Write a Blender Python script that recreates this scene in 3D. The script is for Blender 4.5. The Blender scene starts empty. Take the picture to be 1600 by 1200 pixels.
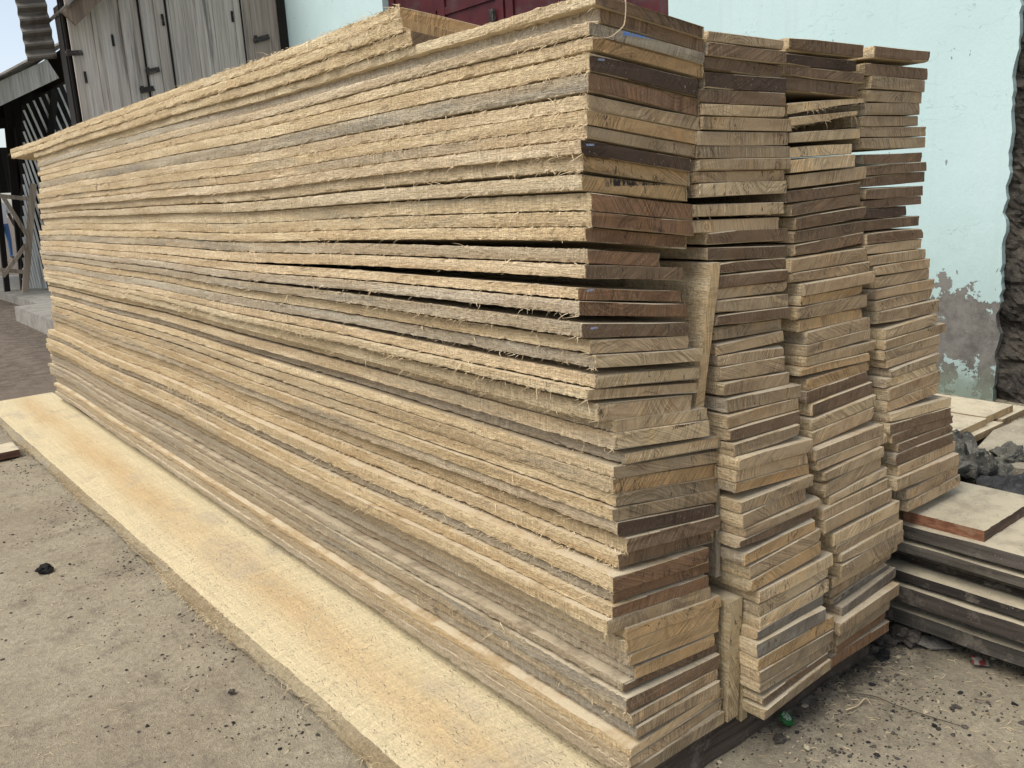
import bpy, math, random
import numpy as np
from mathutils import Vector, Matrix, noise as mnoise
random.seed(7); rng = np.random.default_rng(11)
S = bpy.context.scene; COL = S.collection
# ---------------------------------------------------------------- camera
CX, CY, CZ = -1.08859, -1.08188, 1.2
RW = ((0.7784446, -0.6252221, -0.0558684), (-0.1807261, -0.1379995, -0.9738040), (0.6011340, 0.7681493, -0.2204189))
cam = bpy.data.cameras.new('camera'); camo = bpy.data.objects.new('camera', cam); COL.objects.link(camo)
m = Matrix.Identity(4)
for i in range(3):
    m[i][0] = RW[0][i]; m[i][1] = -RW[1][i]; m[i][2] = -RW[2][i]
m[0][3], m[1][3], m[2][3] = CX, CY, CZ
camo.matrix_world = m
cam.sensor_fit = 'HORIZONTAL'; cam.sensor_width = 36; cam.lens = 1363.7485 / 1600 * 36
cam.clip_start = .02; cam.clip_end = 800
S.camera = camo
S.render.resolution_x, S.render.resolution_y = 1024, 768
# ---------------------------------------------------------------- sky and sun (overcast, brighter from the open yard at the left)
SUN_EL, SUN_AZ = 57, -86          # azimuth of the sun measured clockwise from +Y
W = bpy.data.worlds.new('World'); S.world = W; W.use_nodes = True
nt = W.node_tree; nt.nodes.clear()
sky = nt.nodes.new('ShaderNodeTexSky'); sky.sky_type = 'NISHITA'; sky.sun_disc = False
sky.sun_elevation = math.radians(SUN_EL); sky.sun_rotation = math.radians(SUN_AZ)
sky.air_density = 1.0; sky.dust_density = 1.5; sky.ozone_density = 1.0
hs = nt.nodes.new('ShaderNodeHueSaturation'); hs.inputs['Saturation'].default_value = .55
bg = nt.nodes.new('ShaderNodeBackground'); bg.inputs['Strength'].default_value = .075
wo = nt.nodes.new('ShaderNodeOutputWorld')
nt.links.new(sky.outputs[0], hs.inputs['Color']); nt.links.new(hs.outputs[0], bg.inputs[0]); nt.links.new(bg.outputs[0], wo.inputs[0])
sun = bpy.data.lights.new('sun', 'SUN'); sun.energy = 1.5; sun.angle = math.radians(42); sun.color = (1, .96, .88)
suno = bpy.data.objects.new('sun', sun); COL.objects.link(suno)
az, el = math.radians(SUN_AZ), math.radians(SUN_EL)
sd = Vector((math.sin(az) * math.cos(el), math.cos(az) * math.cos(el), math.sin(el)))
suno.rotation_euler = sd.to_track_quat('Z', 'Y').to_euler(); suno.location = sd * 30
S.view_settings.view_transform = 'Standard'; S.view_settings.look = 'None'
S.view_settings.exposure = 1.38; S.view_settings.gamma = 1
S.cycles.max_bounces = 8; S.cycles.diffuse_bounces = 5

# ---------------------------------------------------------------- object helpers
def mesh(name, v, f, mats=(), mi=None, parent=None, loc=None, smooth=False):
    me = bpy.data.meshes.new(name); me.from_pydata([tuple(p) for p in v], [], [tuple(q) for q in f])
    for mm in mats: me.materials.append(mm)
    if mi is not None: me.polygons.foreach_set('material_index', np.asarray(mi, dtype=np.int32))
    if smooth: me.polygons.foreach_set('use_smooth', [True] * len(me.polygons))
    me.update()
    o = bpy.data.objects.new(name, me); COL.objects.link(o)
    if parent: o.parent = parent
    if loc is not None: o.location = loc
    return o
def tag(o, label, cat, group=None):
    o['label'] = label; o['category'] = cat
    if group: o['group'] = group
    return o
def empty(name, loc, label, cat, group=None):
    o = bpy.data.objects.new(name, None); COL.objects.link(o); o.location = loc; o.empty_display_size = .1
    return tag(o, label, cat, group)
class MB:
    """collects shapes into one mesh"""
    def __init__(s): s.v = []; s.f = []; s.m = []
    def add(s, v, f, m=0):
        k = len(s.v); s.v += [tuple(p) for p in v]; s.f += [tuple(i + k for i in q) for q in f]; s.m += [m] * len(f)
    def box(s, c, size, rot=None, m=0, jit=0):
        x, y, z = [d / 2 for d in size]
        P = [Vector((a * x, b * y, d * z)) for a in (-1, 1) for b in (-1, 1) for d in (-1, 1)]
        if jit: P = [p + Vector((random.uniform(-jit, jit), random.uniform(-jit, jit), random.uniform(-jit, jit))) for p in P]
        if rot is not None: P = [rot @ p for p in P]
        P = [p + Vector(c) for p in P]
        s.add(P, [(0, 1, 3, 2), (4, 6, 7, 5), (0, 4, 5, 1), (2, 3, 7, 6), (0, 2, 6, 4), (1, 5, 7, 3)], m)
    def bar(s, a, b, w, h, m=0, up=(0, 0, 1)):
        a, b = Vector(a), Vector(b); d = (b - a).normalized(); u = Vector(up)
        r = d.cross(u).normalized(); u = r.cross(d)
        P = [p + r * (i * w / 2) + u * (j * h / 2) for p in (a, b) for i in (-1, 1) for j in (-1, 1)]
        s.add(P, [(0, 1, 3, 2), (4, 6, 7, 5), (0, 4, 5, 1), (2, 3, 7, 6), (0, 2, 6, 4), (1, 5, 7, 3)], m)
    def tube(s, pts, rad, n=4, m=0):
        pts = [Vector(p) for p in pts]; k = len(pts)
        R = rad if hasattr(rad, '__len__') else [rad] * k
        V = []; F = []
        for i, p in enumerate(pts):
            d = (pts[min(i + 1, k - 1)] - pts[max(i - 1, 0)]).normalized()
            u = d.cross(Vector((.3, .2, 1))).normalized(); w = d.cross(u)
            V += [p + (u * math.cos(a * 2 * math.pi / n) + w * math.sin(a * 2 * math.pi / n)) * R[i] for a in range(n)]
        for i in range(k - 1):
            for a in range(n):
                b = (a + 1) % n; F.append((i * n + a, i * n + b, i * n + n + b, i * n + n + a))
        F.append(tuple(range(n))[::-1]); F.append(tuple(range((k - 1) * n, k * n)))
        s.add(V, F, m)
    def rock(s, c, r, sq=(1, 1, .7), sub=1, jit=.25, m=0, seed=0):
        V, F = ico(sub)
        o = Vector((seed * 3.1, seed * 1.7, seed * .9))
        P = []
        for p in V:
            q = Vector(p); d = 1 + jit * 1.6 * mnoise.noise(q * 1.3 + o) + jit * .7 * mnoise.noise(q * 3.1 + o) + (jit * .35 * mnoise.noise(q * 8. + o) if sub > 2 else 0)
            P.append((c[0] + q.x * r * sq[0] * d, c[1] + q.y * r * sq[1] * d, c[2] + q.z * r * sq[2] * d))
        s.add(P, F, m)
    def obj(s, name, mats, parent=None, loc=None, smooth=False):
        if not hasattr(mats, '__len__'): mats = [mats]
        v = s.v
        if loc is not None: v = [(p[0] - loc[0], p[1] - loc[1], p[2] - loc[2]) for p in v]
        return mesh(name, v, s.f, mats, s.m, parent, loc, smooth)
_ico = {}
def ico(sub):
    if sub in _ico: return _ico[sub]
    t = (1 + 5 ** .5) / 2
    V = [Vector(p).normalized() for p in [(-1, t, 0), (1, t, 0), (-1, -t, 0), (1, -t, 0), (0, -1, t), (0, 1, t), (0, -1, -t), (0, 1, -t), (t, 0, -1), (t, 0, 1), (-t, 0, -1), (-t, 0, 1)]]
    F = [(0, 11, 5), (0, 5, 1), (0, 1, 7), (0, 7, 10), (0, 10, 11), (1, 5, 9), (5, 11, 4), (11, 10, 2), (10, 7, 6), (7, 1, 8), (3, 9, 4), (3, 4, 2), (3, 2, 6), (3, 6, 8), (3, 8, 9), (4, 9, 5), (2, 4, 11), (6, 2, 10), (8, 6, 7), (9, 8, 1)]
    for _ in range(sub):
        mid = {}; G = []
        def md(a, b):
            k = (min(a, b), max(a, b))
            if k not in mid: mid[k] = len(V); V.append(((V[a] + V[b]) / 2).normalized())
            return mid[k]
        for a, b, c in F:
            x, y, z = md(a, b), md(b, c), md(c, a); G += [(a, x, z), (b, y, x), (c, z, y), (x, y, z)]
        F = G
    _ico[sub] = (V, F); return _ico[sub]

# ---------------------------------------------------------------- shader helpers
class Sh:
    def __init__(s, name, rough=.85):
        s.m = bpy.data.materials.new(name); s.m.use_nodes = True; s.t = s.m.node_tree; s.n = s.t.nodes
        s.b = s.n['Principled BSDF']; s.b.inputs['Roughness'].default_value = rough
        s.b.inputs['Specular IOR Level'].default_value = .25
        s._co = None
    def lk(s, a, b):
        if isinstance(a, (int, float)): b.default_value = a
        elif isinstance(a, (tuple, list)):
            b.default_value = tuple(a) + ((1,) if len(a) == 3 and b.type == 'RGBA' else ())
        else: s.t.links.new(a, b)
    def co(s):
        if s._co is None: s._co = s.n.new('ShaderNodeTexCoord').outputs['Object']
        return s._co
    def attr(s, name, out='Fac'):
        a = s.n.new('ShaderNodeAttribute'); a.attribute_type = 'OBJECT'; a.attribute_name = name; return a.outputs[out]
    def info(s, out): return s.n.new('ShaderNodeObjectInfo').outputs[out]
    def math(s, op, a, b=0., c=None, clamp=False):
        x = s.n.new('ShaderNodeMath'); x.operation = op; x.use_clamp = clamp; s.lk(a, x.inputs[0]); s.lk(b, x.inputs[1])
        if c is not None: s.lk(c, x.inputs[2])
        return x.outputs[0]
    def vm(s, op, a, b=(0, 0, 0)):
        x = s.n.new('ShaderNodeVectorMath'); x.operation = op; s.lk(a, x.inputs[0]); s.lk(b, x.inputs[1]); return x.outputs[0]
    def xyz(s, v):
        x = s.n.new('ShaderNodeSeparateXYZ'); s.lk(v, x.inputs[0]); return x.outputs
    def comb(s, a, b, c):
        x = s.n.new('ShaderNodeCombineXYZ'); s.lk(a, x.inputs[0]); s.lk(b, x.inputs[1]); s.lk(c, x.inputs[2]); return x.outputs[0]
    def noise(s, v, scale=1., detail=3., rough=.55, dist=0.):
        x = s.n.new('ShaderNodeTexNoise'); s.lk(v, x.inputs['Vector']); s.lk(scale, x.inputs['Scale']); s.lk(detail, x.inputs['Detail']); s.lk(rough, x.inputs['Roughness']); s.lk(dist, x.inputs['Distortion']); return x.outputs[0]
    def voro(s, v, scale, out='Distance'):
        x = s.n.new('ShaderNodeTexVoronoi'); s.lk(v, x.inputs['Vector']); s.lk(scale, x.inputs['Scale']); return x.outputs[out]
    def ramp(s, f, a, b, lo=0., hi=1.):
        x = s.n.new('ShaderNodeMapRange'); x.interpolation_type = 'SMOOTHSTEP'; s.lk(f, x.inputs[0]); s.lk(a, x.inputs[1]); s.lk(b, x.inputs[2]); s.lk(lo, x.inputs[3]); s.lk(hi, x.inputs[4]); return x.outputs[0]
    def mix(s, f, a, b, mode='MIX'):
        x = s.n.new('ShaderNodeMix'); x.data_type = 'RGBA'; x.blend_type = mode; s.lk(f, x.inputs[0]); s.lk(a, x.inputs[6]); s.lk(b, x.inputs[7]); return x.outputs[2]
    def mul(s, c, f):   # colour times scalar
        return s.mix(1., c, s.comb(f, f, f), 'MULTIPLY')
    def bump(s, h, dist=.001, strength=1., prev=None):
        x = s.n.new('ShaderNodeBump'); s.lk(strength, x.inputs['Strength']); s.lk(dist, x.inputs['Distance']); s.lk(h, x.inputs['Height'])
        if prev is not None: s.t.links.new(prev, x.inputs['Normal'])
        return x.outputs[0]
    def done(s, col, bump=None):
        s.lk(col, s.b.inputs['Base Color'])
        if bump is not None: s.t.links.new(bump, s.b.inputs['Normal'])
        return s.m
def stretch(s, v, x, y, z): return s.vm('MULTIPLY', v, (x, y, z))

# ---------------------------------------------------------------- wood materials
def rnd_co(s):
    r = s.info('Random'); o = s.comb(s.math('MULTIPLY', r, 37.), s.math('MULTIPLY', r, 91.), s.math('MULTIPLY', r, 53.))
    return r, o
def mat_end():
    s = Sh('sawn_end_grain', .8); r, off = rnd_co(s); P = s.co(); X, Y, Z = s.xyz(P)
    r2 = s.math('FRACT', s.math('MULTIPLY', r, 7.13)); r3 = s.math('FRACT', s.math('MULTIPLY', r, 17.7)); r4 = s.math('FRACT', s.math('MULTIPLY', r, 31.3))
    Po = s.vm('ADD', P, off)
    base = s.info('Color')
    # growth rings round a pith somewhere near the board
    cx = s.math('MULTIPLY_ADD', r2, .34, -.02); cz = s.math('MULTIPLY_ADD', r3, .22, -.10)
    dx = s.math('SUBTRACT', X, cx); dz = s.math('SUBTRACT', Z, cz)
    warp = s.math('MULTIPLY', s.noise(Po, 28., 2.), .016)
    dist = s.math('ADD', s.math('SQRT', s.math('ADD', s.math('MULTIPLY', dx, dx), s.math('MULTIPLY', dz, dz))), warp)
    rv = s.comb(s.math('MULTIPLY', dist, 260.), 0., s.math('MULTIPLY', r, 50.))
    ring = s.noise(rv, 1., 1., .4)
    ringm = s.math('MULTIPLY', s.ramp(ring, .44, .60), s.ramp(s.noise(Po, 9., 2.), .42, .62))
    # oblique saw marks
    ang = s.math('MULTIPLY_ADD', r4, 1.3, .35)
    flip = s.math('SUBTRACT', s.math('MULTIPLY', s.math('GREATER_THAN', r2, .3), 2.), 1.)
    u = s.math('SUBTRACT', s.math('MULTIPLY', X, s.math('MULTIPLY', s.math('SINE', ang), flip)), s.math('MULTIPLY', Z, s.math('COSINE', ang)))
    uu = s.math('ADD', u, s.math('MULTIPLY', s.noise(Po, 14., 1.), .010))
    saw = s.noise(s.comb(s.math('MULTIPLY', uu, 300.), s.math('MULTIPLY', Z, 12.), s.math('MULTIPLY', r, 80.)), 1., 2., .6)
    sawm = s.ramp(s.noise(Po, 11., 2.), .38, .58)
    sawv = s.math('MULTIPLY', s.math('SUBTRACT', saw, .5), sawm)
    # patches: darker heartwood, ochre, grey dirt
    pn = s.noise(stretch(s, Po, 1., 1., 2.6), 11., 4., .6, .6)
    p2 = s.noise(s.vm('ADD', stretch(s, Po, 1.6, 1., .5), (3, 5, 1)), 15., 3., .6)
    c = s.mix(s.math('MULTIPLY', s.ramp(pn, .50, .62), .42), base, s.mix(1., base, (.62, .55, .50), 'MULTIPLY'))
    c = s.mix(s.math('MULTIPLY', s.ramp(p2, .54, .66), .38), c, s.mix(1., base, (1.35, 1.2, .95), 'MULTIPLY'))
    p3 = s.noise(s.vm('ADD', Po, (9, 2, 4)), 8., 4., .65)
    c = s.mix(s.math('MULTIPLY', s.ramp(p3, .58, .72), .28), c, s.mix(.45, base, (.17, .135, .10)))
    c = s.mul(c, s.math('MULTIPLY_ADD', ringm, -.36, 1.06))
    c = s.mul(c, s.math('MULTIPLY_ADD', sawv, 2.0, 1.))
    fine = s.noise(Po, 420., 2., .7)
    c = s.mul(c, s.math('MULTIPLY_ADD', s.math('SUBTRACT', fine, .5), .8, 1.))
    # pale dust flecks and light saw scratches
    fl = s.ramp(s.noise(Po, 230., 1.), .70, .76)
    c = s.mix(s.math('MULTIPLY', fl, .5), c, (.48, .39, .27))
    scr = s.math('MULTIPLY', s.ramp(saw, .60, .70), s.ramp(s.noise(s.vm('ADD', Po, (1, 7, 2)), 16., 2.), .52, .64))
    c = s.mix(s.math('MULTIPLY', scr, .30), c, s.mix(1., base, (1.7, 1.7, 1.7), 'MULTIPLY'))
    # drying checks
    ck = s.noise(s.comb(s.math('MULTIPLY', X, 26.), 0., s.math('MULTIPLY_ADD', Z, 9., s.math('MULTIPLY', r, 90.))), 1., 3., .6)
    ckm = s.math('MULTIPLY', s.ramp(s.math('ABSOLUTE', s.math('SUBTRACT', ck, .5)), .0, .012, 1., 0.), s.ramp(s.noise(s.vm('ADD', Po, (4, 4, 8)), 7., 1.), .56, .60))
    c = s.mix(s.math('MULTIPLY', ckm, .8), c, (.035, .022, .015))
    # crayon or paint mark
    mx, mz, mw, mh = (s.attr(k) for k in ('mark_x', 'mark_z', 'mark_w', 'mark_h'))
    bx = s.math('DIVIDE', s.math('ABSOLUTE', s.math('SUBTRACT', X, mx)), mw); bz = s.math('DIVIDE', s.math('ABSOLUTE', s.math('SUBTRACT', s.math('ADD', Z, s.math('MULTIPLY', X, .03)), mz)), mh)
    box = s.ramp(s.math('MAXIMUM', bx, bz), .6, 1., 1., 0.)
    stk = s.noise(s.comb(s.math('MULTIPLY', X, 150.), 0., s.math('MULTIPLY', Z, 60.)), 1., 3., .7)
    c = s.mix(s.math('MULTIPLY', box, s.ramp(s.math('ADD', stk, s.math('MULTIPLY', box, .16)), .52, .66)), c, s.attr('mark_colour', 'Color'))
    b = s.bump(s.math('ADD', s.math('MULTIPLY', saw, 1.0), s.math('MULTIPLY', fine, .5)), .0016, .8)
    b = s.bump(ckm, .002, 1., b) if False else b
    return s.done(c, b)
def mat_edge():
    s = Sh('sawn_board_edge', .9); r, off = rnd_co(s); P = s.co(); X, Y, Z = s.xyz(P); Po = s.vm('ADD', P, off)
    base = s.attr('edge_colour', 'Color')
    lng = s.noise(stretch(s, Po, 1., 2.2, 40.), 1., 4., .6)
    c = s.mix(s.ramp(lng, .38, .66), s.mix(1., base, (.86, .80, .72), 'MULTIPLY'), s.mix(1., base, (1.12, 1.12, 1.1), 'MULTIPLY'))
    gre = s.noise(s.vm('ADD', stretch(s, Po, 1., 1.5, 16.), (5, 1, 2)), 1., 5., .65)
    c = s.mix(s.math('MULTIPLY', s.ramp(gre, .49, .62), s.attr('weathering')), c, (.26, .222, .165))
    orr = s.noise(s.vm('ADD', stretch(s, Po, 1., 3., 9.), (2, 8, 5)), 1., 3., .6)
    c = s.mix(s.math('MULTIPLY', s.ramp(orr, .56, .70), .3), c, s.mix(1., base, (.76, .70, .58), 'MULTIPLY'))
    saw = s.noise(stretch(s, Po, 60., 260., 34.), 1., 2., .6)
    c = s.mul(c, s.math('MULTIPLY_ADD', s.math('MULTIPLY', s.math('SUBTRACT', saw, .5), s.ramp(s.noise(Po, 3., 2.), .4, .6)), 1.1, 1.))
    fz = s.noise(stretch(s, Po, 1., .55, 1.), 190., 4., .75)
    c = s.mul(c, s.math('MULTIPLY_ADD', s.math('SUBTRACT', fz, .5), 1.4, 1.))
    fib = s.noise(stretch(s, Po, 300., 26., 420.), 1., 2., .6)
    c = s.mul(c, s.math('MULTIPLY_ADD', s.math('SUBTRACT', fib, .5), .55, 1.))
    sp = s.math('MULTIPLY', s.ramp(s.noise(stretch(s, Po, 1., 60., 170.), 1., 2.), .66, .72), s.ramp(s.noise(s.vm('ADD', stretch(s, Po, 1., 2.2, 8.), (7, 3, 3)), 1., 2.), .53, .6))
    c = s.mix(s.math('MULTIPLY', sp, .7), c, (.10, .085, .07))
    kn = s.noise(s.vm('ADD', stretch(s, Po, 1., 7., 26.), (11, 4, 6)), 1., 3., .6, .8)
    c = s.mix(s.math('MULTIPLY', s.ramp(kn, .66, .74), .7), c, (.13, .095, .062))
    b = s.bump(s.math('ADD', s.math('MULTIPLY', fz, 1.), s.math('ADD', s.math('MULTIPLY', saw, .6), s.math('MULTIPLY', fib, .6))), .0050, 1.)
    return s.done(c, b)
def mat_face():
    s = Sh('dusty_board_face', .9); r, off = rnd_co(s); P = s.co(); Po = s.vm('ADD', P, off)
    base = s.attr('edge_colour', 'Color')
    g = s.noise(stretch(s, Po, 60., 3., 1.), 1., 4., .6)
    c = s.mix(s.ramp(g, .35, .65), s.mix(1., base, (.78, .72, .64), 'MULTIPLY'), base)
    d = s.noise(s.vm('ADD', Po, (3, 3, 3)), 9., 5., .7)
    c = s.mix(s.math('MULTIPLY', s.ramp(d, .36, .56), .8), c, (.56, .475, .335))
    gr = s.noise(Po, 500., 2., .7)
    c = s.mul(c, s.math('MULTIPLY_ADD', s.math('SUBTRACT', gr, .5), .7, 1.))
    sp = s.ramp(s.noise(Po, 150., 2.), .69, .74)
    c = s.mix(s.math('MULTIPLY', sp, .7), c, (.10, .08, .06))
    return s.done(c, s.bump(s.math('ADD', gr, d), .002, .8))
def mat_fibre():
    s = Sh('torn_wood_fibre', .8); r = s.info('Random')
    n = s.noise(s.co(), 40., 1.)
    return s.done(s.mix(s.ramp(n, .35, .65), (.66, .53, .34), (.42, .31, .18)))
END, EDGE, FACE, FIBRE = mat_end(), mat_edge(), mat_face(), mat_fibre()
TONE = {'d': (.172, .114, .068), 'k': (.078, .051, .034), 'r': (.205, .118, .064), 't': (.385, .275, .160), 'l': (.50, .37, .215), 'g': (.315, .233, .14), 'o': (.42, .275, .135), 'e': (.20, .17, .13), 'm': (.38, .25, .12), 'b': (.29, .245, .175)}
TWORD = {'d': 'dark brown', 'k': 'blackish brown', 'r': 'reddish brown', 't': 'tan', 'l': 'pale straw', 'g': 'greyish tan', 'o': 'ochre orange', 'e': 'slate grey', 'm': 'ochre black-streaked', 'b': 'grey blue-painted'}
def vary(c, a=.12):
    k = 1 + random.uniform(-a, a); w = random.uniform(-.025, .02)
    return (c[0] * k * (1 + w), c[1] * k, c[2] * k * (1 - w))
def plain_attrs(o, end, edge, weather=.5):
    o.color = (*end, 1); o['edge_colour'] = list(edge); o['weathering'] = weather
    for k in ('mark_x', 'mark_z'): o[k] = -9.
    o['mark_w'] = o['mark_h'] = .01; o['mark_colour'] = [.1, .25, .6]
def set_mark(o, x, z, w, h, c):
    o['mark_x'], o['mark_z'], o['mark_w'], o['mark_h'] = x, z, w, h; o['mark_colour'] = list(c)
def wob(n, k, amp):   # smooth random curve sampled n times with k knots
    return np.interp(np.linspace(0, k, n), np.arange(k + 1), rng.normal(0, amp, k + 1))
# ---------------------------------------------------------------- the ground (one sheet, fine near the camera)
def axis(a, b, step, lo, hi):
    near = list(np.arange(a, b + 1e-6, step)); out = []
    x, d = a, step
    while x > lo: d *= 1.5; x -= d; out.append(x)
    out = out[::-1] + near; x, d = b, step
    while x < hi: d *= 1.5; x += d; out.append(x)
    return out
def ground_h(x, y):
    n = mnoise.noise(Vector((x * 1.1, y * 1.1, 0))) * .012 + mnoise.noise(Vector((x * 4, y * 4, 3))) * .006 + mnoise.noise(Vector((x * 13, y * 13, 5))) * .0035
    if y > 5.5: n += (mnoise.noise(Vector((x * 1.7, y * 1.2, 9)))) * .05 * min(1, (y - 5.5) / 2)
    return n - .008
gx = axis(-2.2, 3.6, .035, -250, 250); gy = axis(-1.2, 6.5, .035, -60, 400)
gv = [(x, y, ground_h(x, y)) for y in gy for x in gx]; nx = len(gx)
gf = [(j * nx + i, j * nx + i + 1, (j + 1) * nx + i + 1, (j + 1) * nx + i) for j in range(len(gy) - 1) for i in range(nx - 1)]
def mat_ground():
    s = Sh('sandy_yard_earth', .95); P = s.co(); X, Y, Z = s.xyz(P)
    a = s.noise(P, 1.6, 5., .6); b = s.noise(P, 9., 5., .65); f = s.noise(P, 60., 5., .75); g = s.noise(P, 320., 2., .7)
    c = s.mix(s.ramp(a, .38, .62), (.290, .242, .170), (.350, .302, .216))
    c = s.mix(s.math('MULTIPLY', s.ramp(b, .52, .68), .55), c, (.165, .137, .10))
    # pale sawdust lies round the planks
    sd_ = s.math('MULTIPLY', s.ramp(s.noise(s.vm('ADD', P, (5, 2, 0)), 5., 5., .7), .45, .60), s.ramp(X, -1.4, .4))
    c = s.mix(s.math('MULTIPLY', sd_, .6), c, (.375, .325, .228))
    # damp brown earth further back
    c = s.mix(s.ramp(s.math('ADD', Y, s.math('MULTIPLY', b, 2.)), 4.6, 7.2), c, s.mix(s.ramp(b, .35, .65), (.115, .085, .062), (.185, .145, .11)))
    # dark crumbs of bark and charcoal, thicker at the foot of the pile
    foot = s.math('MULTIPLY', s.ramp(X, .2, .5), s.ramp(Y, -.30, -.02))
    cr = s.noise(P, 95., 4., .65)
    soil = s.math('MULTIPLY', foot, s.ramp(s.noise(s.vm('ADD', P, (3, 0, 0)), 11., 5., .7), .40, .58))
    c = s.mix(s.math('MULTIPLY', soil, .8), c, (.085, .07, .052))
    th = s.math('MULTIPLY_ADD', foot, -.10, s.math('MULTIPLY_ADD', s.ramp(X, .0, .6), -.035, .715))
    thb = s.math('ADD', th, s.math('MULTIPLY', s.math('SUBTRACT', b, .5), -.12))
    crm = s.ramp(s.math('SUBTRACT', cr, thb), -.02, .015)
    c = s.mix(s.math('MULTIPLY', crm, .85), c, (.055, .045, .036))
    c = s.mul(c, s.math('MULTIPLY_ADD', s.math('SUBTRACT', f, .5), 1.2, 1.))
    c = s.mul(c, s.math('MULTIPLY_ADD', s.math('SUBTRACT', g, .5), 1.0, 1.))
    bp = s.bump(b, .012, .5); bp = s.bump(s.math('ADD', f, s.math('MULTIPLY', g, .5)), .010, 1., bp)
    return s.done(c, bp)
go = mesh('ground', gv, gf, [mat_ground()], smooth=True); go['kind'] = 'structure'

# ---------------------------------------------------------------- sawn planks
ZOFF = 0.
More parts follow.
